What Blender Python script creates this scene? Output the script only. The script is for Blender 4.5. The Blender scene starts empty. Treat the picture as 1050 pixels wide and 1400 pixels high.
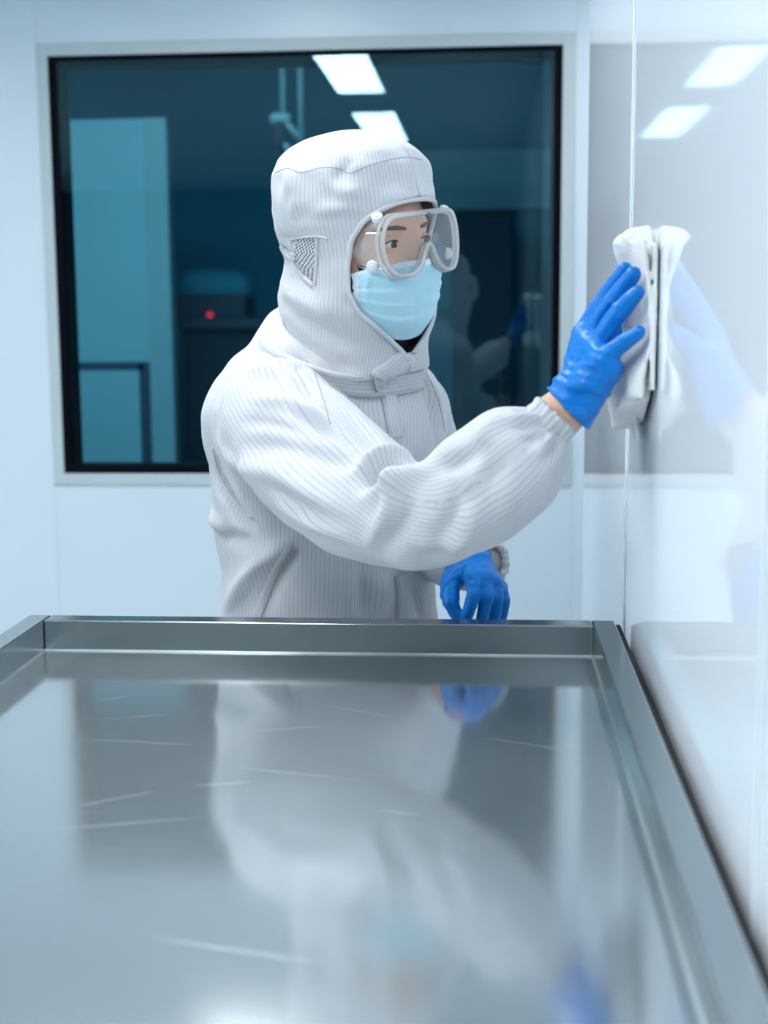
import bpy, bmesh, math, random
import numpy as np
from mathutils import Vector, Matrix
from mathutils.bvhtree import BVHTree
from mathutils import noise as mnoise

random.seed(4)
np.random.seed(4)
scene = bpy.context.scene
COL = scene.collection

# ------------------------------------------------------------------ camera
EYE = 1.50
PITCH, YAW, ROLL, FPX = 0.1430, 0.0780, -0.0074, 1852.0


def cam_basis():
    cy, sy = math.cos(YAW), math.sin(YAW)
    cp, sp = math.cos(PITCH), math.sin(PITCH)
    fwd = np.array([-sy * cp, cy * cp, -sp])
    right = np.array([cy, sy, 0.0])
    up = np.cross(right, fwd)
    cr, sr = math.cos(ROLL), math.sin(ROLL)
    return fwd, cr * right + sr * up, -sr * right + cr * up


FWD, RT, UP = cam_basis()
CAM = np.array([0.0, 0.0, EYE])


def P(px, py, Y):
    d = FWD * FPX + RT * (px - 525.0) - UP * (py - 700.0)
    return CAM + d * (Y / d[1])


def ray(px, py):
    d = FWD * FPX + RT * (px - 525.0) - UP * (py - 700.0)
    return d / np.linalg.norm(d)


cam_data = bpy.data.cameras.new('camera')
cam = bpy.data.objects.new('camera', cam_data)
COL.objects.link(cam)
cam_data.sensor_width = 36.0
cam_data.lens = FPX / 1400.0 * 36.0
M = Matrix.Identity(4)
for i in range(3):
    M[i][0] = RT[i]; M[i][1] = UP[i]; M[i][2] = -FWD[i]; M[i][3] = CAM[i]
cam.matrix_world = M
cam_data.clip_start = 0.02
cam_data.dof.use_dof = True
cam_data.dof.focus_distance = 1.60
cam_data.dof.aperture_fstop = 4.5
scene.camera = cam

scene.view_settings.view_transform = 'Standard'
scene.view_settings.look = 'None'
scene.view_settings.gamma = 1.0
scene.view_settings.exposure = 0.10

# ------------------------------------------------------------------ materials


def new_mat(name):
    m = bpy.data.materials.new(name)
    m.use_nodes = True
    nt = m.node_tree
    nt.nodes.clear()
    out = nt.nodes.new('ShaderNodeOutputMaterial')
    return m, nt, out


def node(nt, kind, **kw):
    n = nt.nodes.new(kind)
    for k, v in kw.items():
        if hasattr(n, k):
            setattr(n, k, v)
        else:
            n.inputs[k].default_value = v
    return n


def principled(name, color, rough=0.5, metal=0.0, spec=0.5, bump=0.0, bscale=200.0, coat=0.0, sheen=0.0, sss=0.0,
               noise_amt=0.0, noise_scale=8.0, stretch=None):
    m, nt, out = new_mat(name)
    b = nt.nodes.new('ShaderNodeBsdfPrincipled')
    b.inputs['Base Color'].default_value = (*color, 1)
    b.inputs['Roughness'].default_value = rough
    b.inputs['Metallic'].default_value = metal
    b.inputs['Specular IOR Level'].default_value = spec
    b.inputs['Coat Weight'].default_value = coat
    b.inputs['Sheen Weight'].default_value = sheen
    if sss:
        b.inputs['Subsurface Weight'].default_value = sss
        b.inputs['Subsurface Radius'].default_value = (0.01, 0.004, 0.002)
        b.inputs['Subsurface Scale'].default_value = 0.6
    nt.links.new(b.outputs[0], out.inputs[0])
    if bump or noise_amt:
        tc = nt.nodes.new('ShaderNodeTexCoord')
        src = tc.outputs['Object']
        if stretch:
            mp = nt.nodes.new('ShaderNodeMapping')
            mp.inputs['Scale'].default_value = stretch
            nt.links.new(src, mp.inputs[0])
            src = mp.outputs[0]
    if bump:
        n = node(nt, 'ShaderNodeTexNoise', Scale=bscale, Detail=4.0)
        nt.links.new(src, n.inputs['Vector'])
        bp = node(nt, 'ShaderNodeBump', Strength=bump, Distance=0.002)
        nt.links.new(n.outputs[0], bp.inputs['Height'])
        nt.links.new(bp.outputs[0], b.inputs['Normal'])
    if noise_amt:
        n2 = node(nt, 'ShaderNodeTexNoise', Scale=noise_scale, Detail=5.0)
        nt.links.new(src, n2.inputs['Vector'])
        mx = nt.nodes.new('ShaderNodeMix')
        mx.data_type = 'RGBA'
        nt.links.new(n2.outputs[0], mx.inputs[0])
        mx.inputs[6].default_value = tuple(c * (1 - noise_amt) for c in color) + (1,)
        mx.inputs[7].default_value = tuple(min(1, c * (1 + noise_amt)) for c in color) + (1,)
        nt.links.new(mx.outputs[2], b.inputs['Base Color'])
    return m


def emission(name, color, strength):
    m, nt, out = new_mat(name)
    e = node(nt, 'ShaderNodeEmission')
    e.inputs[0].default_value = (*color, 1)
    e.inputs[1].default_value = strength
    nt.links.new(e.outputs[0], out.inputs[0])
    return m


def clear_mat(name, tint, milk=0.0, milk_col=(0.8, 0.88, 0.92), ior=1.45, rough=0.0, refl=(1.0, 1.0, 1.0)):
    """thin clear sheet: tinted transparency with a Fresnel reflection and a little milkiness"""
    m, nt, out = new_mat(name)
    t = nt.nodes.new('ShaderNodeBsdfTransparent'); t.inputs[0].default_value = (*tint, 1)
    g = nt.nodes.new('ShaderNodeBsdfGlossy'); g.inputs['Roughness'].default_value = rough; g.inputs[0].default_value = (*refl, 1)
    fr = node(nt, 'ShaderNodeFresnel', IOR=ior)
    base = t.outputs[0]
    if milk:
        d = nt.nodes.new('ShaderNodeBsdfDiffuse'); d.inputs[0].default_value = (*milk_col, 1)
        tr = nt.nodes.new('ShaderNodeBsdfTranslucent'); tr.inputs[0].default_value = (*milk_col, 1)
        dm = nt.nodes.new('ShaderNodeMixShader'); dm.inputs[0].default_value = 0.55
        nt.links.new(d.outputs[0], dm.inputs[1]); nt.links.new(tr.outputs[0], dm.inputs[2])
        mm = nt.nodes.new('ShaderNodeMixShader'); mm.inputs[0].default_value = milk
        nt.links.new(t.outputs[0], mm.inputs[1]); nt.links.new(dm.outputs[0], mm.inputs[2])
        base = mm.outputs[0]
    mx = nt.nodes.new('ShaderNodeMixShader')
    nt.links.new(fr.outputs[0], mx.inputs[0])
    nt.links.new(base, mx.inputs[1]); nt.links.new(g.outputs[0], mx.inputs[2])
    nt.links.new(mx.outputs[0], out.inputs[0])
    return m


def stripe_fabric(name, base, line, period=0.0051, width=0.16, rough=0.75):
    """white clean-room cloth with thin woven grey carbon stripes along the 'stripe' attribute"""
    m, nt, out = new_mat(name)
    b = nt.nodes.new('ShaderNodeBsdfPrincipled')
    b.inputs['Roughness'].default_value = rough
    b.inputs['Specular IOR Level'].default_value = 0.3
    b.inputs['Sheen Weight'].default_value = 0.15
    a = nt.nodes.new('ShaderNodeAttribute'); a.attribute_name = 'stripe'
    dv = node(nt, 'ShaderNodeMath', operation='DIVIDE'); dv.inputs[1].default_value = period
    nt.links.new(a.outputs['Fac'], dv.inputs[0])
    fr = node(nt, 'ShaderNodeMath', operation='FRACT'); nt.links.new(dv.outputs[0], fr.inputs[0])
    sb = node(nt, 'ShaderNodeMath', operation='SUBTRACT'); nt.links.new(fr.outputs[0], sb.inputs[0]); sb.inputs[1].default_value = 0.5
    ab = node(nt, 'ShaderNodeMath', operation='ABSOLUTE'); nt.links.new(sb.outputs[0], ab.inputs[0])
    mr = nt.nodes.new('ShaderNodeMapRange'); mr.interpolation_type = 'SMOOTHSTEP'
    mr.inputs['From Min'].default_value = width; mr.inputs['From Max'].default_value = width * 0.35
    nt.links.new(ab.outputs[0], mr.inputs['Value'])
    tc = nt.nodes.new('ShaderNodeTexCoord')
    nz = node(nt, 'ShaderNodeTexNoise', Scale=35.0, Detail=3.0)
    nt.links.new(tc.outputs['Object'], nz.inputs['Vector'])
    ml = node(nt, 'ShaderNodeMath', operation='MULTIPLY'); nt.links.new(mr.outputs[0], ml.inputs[0])
    mr2 = nt.nodes.new('ShaderNodeMapRange')
    mr2.inputs['From Min'].default_value = 0.3; mr2.inputs['From Max'].default_value = 0.7
    mr2.inputs['To Min'].default_value = 0.45; mr2.inputs['To Max'].default_value = 1.0
    nt.links.new(nz.outputs[0], mr2.inputs['Value']); nt.links.new(mr2.outputs[0], ml.inputs[1])
    mx = nt.nodes.new('ShaderNodeMix'); mx.data_type = 'RGBA'
    nt.links.new(ml.outputs[0], mx.inputs[0])
    mx.inputs[6].default_value = (*base, 1); mx.inputs[7].default_value = (*line, 1)
    nt.links.new(mx.outputs[2], b.inputs['Base Color'])
    n1 = node(nt, 'ShaderNodeTexNoise', Scale=55.0, Detail=4.0)
    nt.links.new(tc.outputs['Object'], n1.inputs['Vector'])
    bp = node(nt, 'ShaderNodeBump', Strength=0.25, Distance=0.004)
    nt.links.new(n1.outputs[0], bp.inputs['Height'])
    nt.links.new(bp.outputs[0], b.inputs['Normal'])
    nt.links.new(b.outputs[0], out.inputs[0])
    return m


def steel_mat(name, color, rough, haze=0.40):
    m, nt, out = new_mat(name)
    b = nt.nodes.new('ShaderNodeBsdfPrincipled')
    b.inputs['Base Color'].default_value = (*color, 1)
    b.inputs['Metallic'].default_value = 1.0
    b.inputs['Roughness'].default_value = rough
    hz = nt.nodes.new('ShaderNodeBsdfGlossy'); hz.inputs['Color'].default_value = (*[min(1, c * 1.12) for c in color], 1)
    hz.inputs['Roughness'].default_value = 0.55
    hm = nt.nodes.new('ShaderNodeMixShader'); hm.inputs[0].default_value = haze
    nt.links.new(b.outputs[0], hm.inputs[1]); nt.links.new(hz.outputs[0], hm.inputs[2])
    nt.links.new(hm.outputs[0], out.inputs[0])
    tc = nt.nodes.new('ShaderNodeTexCoord')
    mp = nt.nodes.new('ShaderNodeMapping'); mp.inputs['Scale'].default_value = (3.0, 130.0, 30.0)
    mp.inputs['Rotation'].default_value = (0, 0, 0.06)
    nt.links.new(tc.outputs['Object'], mp.inputs[0])
    n = node(nt, 'ShaderNodeTexNoise', Scale=3.0, Detail=5.0); nt.links.new(mp.outputs[0], n.inputs['Vector'])
    cloud = node(nt, 'ShaderNodeTexNoise', Scale=5.0, Detail=4.0); nt.links.new(tc.outputs['Object'], cloud.inputs['Vector'])
    mr = nt.nodes.new('ShaderNodeMapRange')
    mr.inputs['From Min'].default_value = 0.3; mr.inputs['From Max'].default_value = 0.7
    mr.inputs['To Min'].default_value = rough * 0.75; mr.inputs['To Max'].default_value = rough * 1.3
    nt.links.new(cloud.outputs[0], mr.inputs['Value'])
    nt.links.new(mr.outputs[0], b.inputs['Roughness'])
    bp = node(nt, 'ShaderNodeBump', Strength=0.02, Distance=0.001)
    nt.links.new(n.outputs[0], bp.inputs['Height']); nt.links.new(bp.outputs[0], b.inputs['Normal'])
    return m


WHITE_WALL = principled('white_wall_panel', (0.75, 0.86, 0.935), 0.32, spec=0.5, noise_amt=0.02, noise_scale=1.5)
GLOSS_WALL = principled('glossy_white_panel', (0.84, 0.895, 0.955), 0.04, spec=0.36)
JOINT = principled('white_joint_sealant', (0.74, 0.82, 0.87), 0.5, spec=0.2)
TRIM = principled('pale_grey_window_trim', (0.56, 0.65, 0.67), 0.45)
FLOOR = principled('grey_vinyl_floor', (0.35, 0.42, 0.46), 0.35, noise_amt=0.05)
CEIL = principled('white_ceiling_panel', (0.74, 0.80, 0.84), 0.6, noise_amt=0.02)
REAR = principled('blue_grey_rear_wall', (0.045, 0.085, 0.115), 0.6, noise_amt=0.05)
FRIT = principled('black_window_gasket', (0.0015, 0.0015, 0.006), 0.6, spec=0.08)
GLASS = clear_mat('teal_window_glass', (0.30, 0.64, 0.74), ior=1.9, refl=(0.50, 0.90, 1.0))
LAMP = emission('lamp_diffuser', (0.94, 0.975, 1.0), 23.0)
LAMP_FRAME = principled('lamp_housing', (0.75, 0.78, 0.8), 0.4)
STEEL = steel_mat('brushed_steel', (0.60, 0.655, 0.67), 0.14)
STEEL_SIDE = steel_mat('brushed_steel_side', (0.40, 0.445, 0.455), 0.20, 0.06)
DARK_STEEL = principled('dark_steel', (0.12, 0.14, 0.15), 0.4, metal=1.0)
SUIT = stripe_fabric('striped_white_cleanroom_cloth', (0.595, 0.61, 0.635), (0.42, 0.44, 0.48))
PLAIN = principled('white_cleanroom_cloth', (0.595, 0.61, 0.635), 0.75, spec=0.3, bump=0.2, bscale=60)
SEAM = principled('grey_seam_thread', (0.36, 0.38, 0.42), 0.8)
SKIN = principled('skin', (0.68, 0.43, 0.32), 0.5, spec=0.35, sss=0.12, noise_amt=0.04, noise_scale=60)
LIDSKIN = principled('eyelid_skin', (0.52, 0.325, 0.245), 0.5, spec=0.35)
BROW = principled('dark_brow_hair', (0.06, 0.045, 0.042), 0.7, noise_amt=0.3, noise_scale=200)
EYEWHITE = principled('eye_white', (0.62, 0.62, 0.62), 0.15)
IRIS = principled('dark_brown_iris', (0.018, 0.011, 0.008), 0.08)
MASK = principled('pale_blue_nonwoven', (0.47, 0.75, 0.86), 0.8, spec=0.25, bump=0.15, bscale=500)
MASKEDGE = principled('white_mask_binding', (0.70, 0.84, 0.91), 0.8, spec=0.25)
GLOVE = principled('blue_nitrile', (0.0, 0.185, 0.62), 0.36, spec=0.32, bump=0.18, bscale=90)
BLACKCLOTH = principled('black_undershirt', (0.006, 0.006, 0.01), 0.8)
VENT = principled('white_vent_plastic', (0.86, 0.90, 0.92), 0.3)
SOFTVINYL = clear_mat('clear_soft_vinyl', (0.96, 0.98, 0.99), milk=0.14, milk_col=(0.95, 0.98, 1.0), ior=1.33, rough=0.08)
RIMVINYL = clear_mat('clear_vinyl_rim', (0.97, 0.985, 1.0), milk=0.62, milk_col=(1.0, 1.0, 1.0), ior=1.4, rough=0.10)
LENS = clear_mat('clear_lens', (0.985, 0.993, 1.0), milk=0.035, milk_col=(0.9, 0.96, 1.0), ior=1.35, rough=0.0)
TERRY = principled('white_terry', (0.82, 0.84, 0.84), 0.95, spec=0.15, bump=0.9, bscale=420)
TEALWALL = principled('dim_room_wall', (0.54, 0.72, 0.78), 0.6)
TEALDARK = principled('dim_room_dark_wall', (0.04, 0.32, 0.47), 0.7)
CABDARK = principled('dark_cabinet', (0.02, 0.03, 0.06), 0.6)
INSTR = principled('dark_instrument', (0.06, 0.07, 0.11), 0.5)
RODMAT = principled('pale_rod', (0.55, 0.64, 0.68), 0.3)
REDLED = emission('red_indicator', (1.0, 0.02, 0.03), 2.5)

# ------------------------------------------------------------------ mesh helpers


def mesh_obj(name, V, F, mat, parent=None, smooth=True, mats=None, fmat=None):
    me = bpy.data.meshes.new(name)
    me.from_pydata([tuple(float(c) for c in v) for v in V], [], [tuple(int(i) for i in f) for f in F])
    me.update()
    if smooth:
        me.polygons.foreach_set('use_smooth', [True] * len(me.polygons))
    o = bpy.data.objects.new(name, me)
    COL.objects.link(o)
    for mm in (mats or [mat]):
        me.materials.append(mm)
    if fmat is not None:
        me.polygons.foreach_set('material_index', fmat)
    if parent is not None:
        o.parent = parent
    return o


def tag(o, label=None, cat=None, group=None, kind=None):
    if label: o['label'] = label
    if cat: o['category'] = cat
    if group: o['group'] = group
    if kind: o['kind'] = kind
    return o


def empty(name, loc=(0, 0, 0)):
    o = bpy.data.objects.new(name, None)
    COL.objects.link(o)
    o.location = loc
    o.empty_display_size = 0.05
    return o


class MB:
    """collects simple shapes into one mesh"""

    def __init__(self):
        self.V = []; self.F = []

    def add(self, V, F):
        b = len(self.V)
        self.V.extend([tuple(v) for v in V]); self.F.extend([tuple(i + b for i in f) for f in F])
        return self

    def box(self, x0, x1, y0, y1, z0, z1):
        V = [(x, y, z) for x in (x0, x1) for y in (y0, y1) for z in (z0, z1)]
        return self.add(V, [(0, 1, 3, 2), (4, 6, 7, 5), (0, 4, 5, 1), (2, 3, 7, 6), (0, 2, 6, 4), (1, 5, 7, 3)])

    def cyl(self, p0, p1, r0, r1=None, n=20):
        r1 = r0 if r1 is None else r1
        V, F = capsule(p0, p1, r0, r1, n, caps=False)
        return self.add(V, F)

    def build(self, name, mat, parent=None, smooth=False, bevel=0.0):
        o = mesh_obj(name, self.V, self.F, mat, parent, smooth)
        if bevel:
            md = o.modifiers.new('bevel', 'BEVEL'); md.width = bevel; md.segments = 3; md.limit_method = 'ANGLE'
            o.data.polygons.foreach_set('use_smooth', [True] * len(o.data.polygons))
            if hasattr(md, 'harden_normals'): md.harden_normals = True
        return o


def frame_of(t):
    t = t / (np.linalg.norm(t) + 1e-12)
    ref = np.array([0, 0, 1.0]) if abs(t[2]) < 0.9 else np.array([0, 1.0, 0])
    a = np.cross(t, ref); a /= np.linalg.norm(a)
    b = np.cross(t, a)
    return a, b


def grid_faces(nr, nc, wrap=True):
    F = []
    for i in range(nr - 1):
        for j in range(nc if wrap else nc - 1):
            j2 = (j + 1) % nc
            F.append((i * nc + j, i * nc + j2, (i + 1) * nc + j2, (i + 1) * nc + j))
    return F


def capsule(p0, p1, r0, r1, n=20, caps=True):
    p0 = np.array(p0, float); p1 = np.array(p1, float)
    ax = p1 - p0; L = np.linalg.norm(ax)
    t = ax / (L + 1e-9)
    a, b = frame_of(t)
    rings = []
    if caps:
        for k in range(6):
            th = math.pi / 2 * (1 - k / 6)
            rings.append((p0 - t * r0 * math.sin(th), r0 * math.cos(th) + 1e-5))
    rings.append((p0, r0)); rings.append((p1, r1))
    if caps:
        for k in range(1, 7):
            th = math.pi / 2 * k / 6
            rings.append((p1 + t * r1 * math.sin(th), r1 * math.cos(th) + 1e-5))
    ang = np.linspace(0, 2 * math.pi, n, endpoint=False)
    V = []
    for c, r in rings:
        for q in ang:
            V.append(c + r * (math.cos(q) * a + math.sin(q) * b))
    F = grid_faces(len(rings), n)
    F.append(tuple(range(n))[::-1]); F.append(tuple((len(rings) - 1) * n + i for i in range(n)))
    return V, F


def catmull(pts, n):
    """resample control rows (k,d) to n rows by Catmull-Rom over chord length"""
    pts = np.array(pts, float)
    k = len(pts)
    ext = np.vstack([2 * pts[0] - pts[1], pts, 2 * pts[-1] - pts[-2]])
    s = np.linspace(0, k - 1 - 1e-9, n)
    out = []
    for q in s:
        i = int(q); f = q - i
        p0, p1, p2, p3 = ext[i], ext[i + 1], ext[i + 2], ext[i + 3]
        out.append(0.5 * (2 * p1 + (p2 - p0) * f + (2 * p0 - 5 * p1 + 4 * p2 - p3) * f * f + (3 * p1 - p0 - 3 * p2 + p3) * f ** 3))
    return np.array(out)


def tube(path, radius, n=12, closed=False, flat=1.0):
    path = np.array(path, float); m = len(path)
    rad = np.full(m, radius) if np.isscalar(radius) else np.array(radius)
    V = []
    prev = None
    for i in range(m):
        if closed:
            t = path[(i + 1) % m] - path[i - 1]
        else:
            t = path[min(i + 1, m - 1)] - path[max(i - 1, 0)]
        t = t / (np.linalg.norm(t) + 1e-12)
        if prev is None:
            a, b = frame_of(t)
        else:
            a = prev - t * prev.dot(t); a /= np.linalg.norm(a); b = np.cross(t, a)
        prev = a
        for j in range(n):
            q = 2 * math.pi * j / n
            V.append(path[i] + rad[i] * (math.cos(q) * a + flat * math.sin(q) * b))
    F = grid_faces(m, n)
    if closed:
        # join last ring to first with the best rotation
        last = np.array(V[(m - 1) * n:]); first = np.array(V[:n])
        best = min(range(n), key=lambda s: np.sum((np.roll(first, -s, axis=0) - last) ** 2))
        for j in range(n):
            F.append(((m - 1) * n + j, (m - 1) * n + (j + 1) % n, (j + 1 + best) % n, (j + best) % n))
    else:
        F.append(tuple(range(n))[::-1]); F.append(tuple((m - 1) * n + i for i in range(n)))
    return V, F


def remesh(V, F, voxel):
    o = mesh_obj('temporary', V, F, SUIT)
    md = o.modifiers.new('r', 'REMESH'); md.mode = 'VOXEL'; md.voxel_size = voxel
    dg = bpy.context.evaluated_depsgraph_get()
    ev = o.evaluated_get(dg)
    me = ev.to_mesh()
    nv = len(me.vertices)
    co = np.zeros(nv * 3); me.vertices.foreach_get('co', co)
    faces = [tuple(p.vertices) for p in me.polygons]
    ev.to_mesh_clear()
    md_ = o.data
    bpy.data.objects.remove(o); bpy.data.meshes.remove(md_)
    return co.reshape(-1, 3), faces


def edges_of(F):
    E = set()
    for f in F:
        for i in range(len(f)):
            a, b = f[i], f[(i + 1) % len(f)]
            E.add((a, b) if a < b else (b, a))
    return np.array(list(E))


def smooth_mesh(V, E, it, lam=0.5, mask=None):
    V = V.copy()
    deg = np.zeros(len(V)); np.add.at(deg, E[:, 0], 1); np.add.at(deg, E[:, 1], 1)
    for _ in range(it):
        S = np.zeros_like(V)
        np.add.at(S, E[:, 0], V[E[:, 1]]); np.add.at(S, E[:, 1], V[E[:, 0]])
        d = (S / deg[:, None] - V) * lam
        if mask is not None: d *= mask[:, None]
        V += d
    return V


def vnormals(V, F):
    F4 = np.array([f if len(f) == 4 else (f[0], f[1], f[2], f[2]) for f in F])
    n = np.cross(V[F4[:, 2]] - V[F4[:, 0]], V[F4[:, 3]] - V[F4[:, 1]])
    tri = F4[:, 2] == F4[:, 3]
    n[tri] = np.cross(V[F4[tri, 1]] - V[F4[tri, 0]], V[F4[tri, 2]] - V[F4[tri, 0]])
    N = np.zeros_like(V)
    for k in range(4): np.add.at(N, F4[:, k], n)
    return N / (np.linalg.norm(N, axis=1)[:, None] + 1e-12)


def cast(bvh, px, py):
    d = ray(px, py)
    h = bvh.ray_cast(Vector(CAM), Vector(d))
    return h


def strokes(V, F, items, smooth_n=2):
    """raise ridges / press valleys along polylines; items: (pixel points, width, height)"""
    bvh = BVHTree.FromPolygons([tuple(v) for v in V], F)
    N = vnormals(V, F)
    D = np.zeros(len(V))
    for pts, w, amp in items:
        c = catmull(pts, max(12, 6 * len(pts)))
        hp = []; hn = []
        for a, b in c:
            h = cast(bvh, a, b)
            if h[0] is not None:
                hp.append(np.array(h[0])); hn.append(np.array(h[1]))
        if len(hp) < 3: continue
        hp = np.array(hp); m = len(hp)
        nn = np.mean(hn, axis=0)
        taper = np.sin(np.linspace(0.12, math.pi - 0.12, m)) ** 0.7
        lo = hp.min(0) - 3 * w; hi = hp.max(0) + 3 * w
        idx = np.where(np.all((V > lo) & (V < hi), axis=1) & (N @ nn > -0.2))[0]
        if not len(idx): continue
        # distance to segments
        best = np.full(len(idx), 1e9); tp = np.zeros(len(idx))
        Q = V[idx]
        for k in range(m - 1):
            a, b = hp[k], hp[k + 1]; ab = b - a; l2 = ab @ ab
            if l2 > 0.03 ** 2 or l2 < 1e-12: continue
            t = np.clip((Q - a) @ ab / l2, 0, 1)
            d = np.linalg.norm(Q - a - t[:, None] * ab, axis=1)
            u = d < best
            best[u] = d[u]; tp[u] = taper[k] * (1 - t[u]) + taper[k + 1] * t[u]
        D[idx] += amp * tp * np.exp(-best ** 2 / (2 * w * w))
    return V + N * D[:, None]


def ribbon_on(bvh, pts, width, thick, lift=0.001, n=60, name='ribbon', mat=None, parent=None, stripe=False):
    """flat cloth strip lying on a surface along pixel points"""
    c = catmull(pts, n)
    hp = []; hn = []
    for a, b in c:
        h = cast(bvh, a, b)
        if h[0] is not None:
            nq = np.array(h[1]); nq = nq if nq @ ray(a, b) < 0 else -nq
            hp.append(np.array(h[0])); hn.append(nq)
    hp = np.array(hp); hn = np.array(hn)
    for _ in range(4):
        hp[1:-1] = 0.5 * hp[1:-1] + 0.25 * (hp[:-2] + hp[2:])
        hn[1:-1] = 0.5 * hn[1:-1] + 0.25 * (hn[:-2] + hn[2:])
    m = len(hp); V = []; nc = 7
    prof = [(-1, 0), (-0.96, 1), (-0.5, 1.15), (0, 1.2), (0.5, 1.15), (0.96, 1), (1, 0)]
    for i in range(m):
        t = hp[min(i + 1, m - 1)] - hp[max(i - 1, 0)]; t /= np.linalg.norm(t) + 1e-12
        nn = hn[i] / np.linalg.norm(hn[i]); s = np.cross(t, nn); s /= np.linalg.norm(s) + 1e-12
        for a, b in prof:
            q = hp[i] + s * a * width / 2
            loc = bvh.find_nearest(Vector(q))
            if loc[0] is not None and (Vector(q) - loc[0]).length < width:
                q = np.array(loc[0])
            V.append(q + nn * (lift + thick * b - (0.002 if b == 0 else 0)))
    F = grid_faces(m, nc, wrap=False)
    F.append(tuple(range(nc))[::-1]); F.append(tuple((m - 1) * nc + i for i in range(nc)))
    o = mesh_obj(name, V, F, mat, parent)
    if stripe:
        at = o.data.attributes.new('stripe', 'FLOAT', 'POINT')
        at.data.foreach_set('value', [prof[i % nc][0] * width / 2 for i in range(len(V))])
    return o


def loft(ctrl, n_rings, n_around, cap=True):
    """ctrl rows: centre xyz, axis-a vector xyz, axis-b vector xyz (vectors carry the radii). Returns V,F,stripe"""
    R = catmull(ctrl, n_rings)
    ang = np.linspace(0, 2 * math.pi, n_around, endpoint=False)
    V = []; S = []
    circ = np.mean([math.pi * (np.linalg.norm(r[3:6]) + np.linalg.norm(r[6:9])) for r in R])
    for r in R:
        for q in ang:
            V.append(r[0:3] + math.cos(q) * r[3:6] + math.sin(q) * r[6:9]); S.append(q / (2 * math.pi) * circ)
    F = grid_faces(n_rings, n_around)
    if cap:
        F.append(tuple(range(n_around))[::-1]); F.append(tuple((n_rings - 1) * n_around + i for i in range(n_around)))
    return np.array(V), F, np.array(S)


def sleeve_ctrl(rows):
    """rows: px, py, Y, radius in pixels -> loft control rows"""
    pts = np.array([P(a, b, y) for a, b, y, r in rows])
    out = []
    ref = np.array([0.35, -0.85, 0.4]); ref /= np.linalg.norm(ref)
    for i, (a, b, y, r) in enumerate(rows):
        t = pts[min(i + 1, len(pts) - 1)] - pts[max(i - 1, 0)]; t /= np.linalg.norm(t)
        rad = r * y / FPX
        A = ref - t * ref.dot(t); A /= np.linalg.norm(A); B = np.cross(t, A)
        out.append(np.concatenate([pts[i], A * rad * 0.95, B * rad]))
    return np.array(out)


# ------------------------------------------------------------------ the setting
WALLX = 0.156          # face of the glossy panel wall on the right
YC = 3.20              # face of the wall with the window
PEND = 2.24            # far end of the glossy panel wall
CEILZ = EYE + 0.84
XL, YR = -3.1, -2.6
XR = 0.75
WT = 0.05

# window opening (black glass border outline)
WX0, WX1 = -1.027, 0.163
WZ0, WZ1 = EYE - 0.370, EYE + 0.605

b = MB()
b.box(XL, WX0, YC, YC + 0.08, 0, CEILZ)
b.box(WX1, XR, YC, YC + 0.08, 0, CEILZ)
b.box(WX0, WX1, YC, YC + 0.08, 0, WZ0)
b.box(WX0, WX1, YC, YC + 0.08, WZ1, CEILZ)
tag(b.build('wall_back', WHITE_WALL), kind='structure')
tag(MB().box(WALLX, WALLX + WT, -1.2, PEND, 0, CEILZ).build('wall_right', GLOSS_WALL, bevel=0.004), kind='structure')
tag(MB().box(XR, XR + 0.05, YR, YC + 0.08, 0, CEILZ).build('wall_side', WHITE_WALL), kind='structure')
tag(MB().box(XL - 0.05, XL, YR, YC + 0.08, 0, CEILZ).build('wall_left', WHITE_WALL), kind='structure')
tag(MB().box(XL - 0.05, XR + 0.05, YR - 0.05, YR, 0, CEILZ).build('wall_rear', REAR), kind='structure')
tag(MB().box(XL - 0.05, XR + 0.05, YR - 0.05, 7.1, -0.05, 0).build('floor', FLOOR), kind='structure')
tag(MB().box(XL - 0.05, XR + 0.05, YR - 0.05, YC + 0.08, CEILZ, CEILZ + 0.05).build('ceiling', CEIL), kind='structure')

# joints between the glossy panels of the right wall, and between the panels of the back wall


def wall_joint(name, Y, w=0.006):
    tag(MB().box(WALLX - 0.0012, WALLX + 0.002, Y - w, Y + w, 0, CEILZ).build(name, JOINT), kind='structure')


wall_joint('trim_1', 1.545, 0.008)
wall_joint('trim_2', 0.765, 0.003)
tx0, tx1 = WX0 - 0.026, WX1 + 0.030
b = MB()
for x in (tx0 - 0.001, tx1 + 0.003):
    b.box(x - 0.004, x + 0.003, YC - 0.0015, YC + 0.002, WZ1 + 0.03, CEILZ)
    b.box(x - 0.003, x + 0.003, YC - 0.0015, YC + 0.002, 0, WZ0 - 0.03)
tag(b.build('trim_3', JOINT), kind='structure')

# window: pale trim, glass in front, black printed border behind the glass edge, dark reveal
b = MB()
tw = 0.028
b.box(tx0, WX0, YC - 0.006, YC + 0.01, WZ0 - tw, WZ1 + tw)
b.box(WX1, tx1, YC - 0.006, YC + 0.01, WZ0 - tw, WZ1 + tw)
b.box(WX0, WX1, YC - 0.006, YC + 0.01, WZ1, WZ1 + tw)
b.box(WX0, WX1, YC - 0.006, YC + 0.01, WZ0 - tw, WZ0)
wf = tag(b.build('window_1', TRIM, bevel=0.002), kind='structure')
bw = 0.024
b = MB()
b.box(WX0, WX0 + bw, YC + 0.006, YC + 0.074, WZ0, WZ1)
b.box(WX1 - bw, WX1, YC + 0.006, YC + 0.074, WZ0, WZ1)
b.box(WX0 + bw, WX1 - bw, YC + 0.006, YC + 0.074, WZ1 - bw, WZ1)
b.box(WX0 + bw, WX1 - bw, YC + 0.006, YC + 0.074, WZ0, WZ0 + bw * 0.8)
b.box(WX0, WX0 + 0.018, YC + 0.0, YC + 0.006, WZ0, WZ1)
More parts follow.
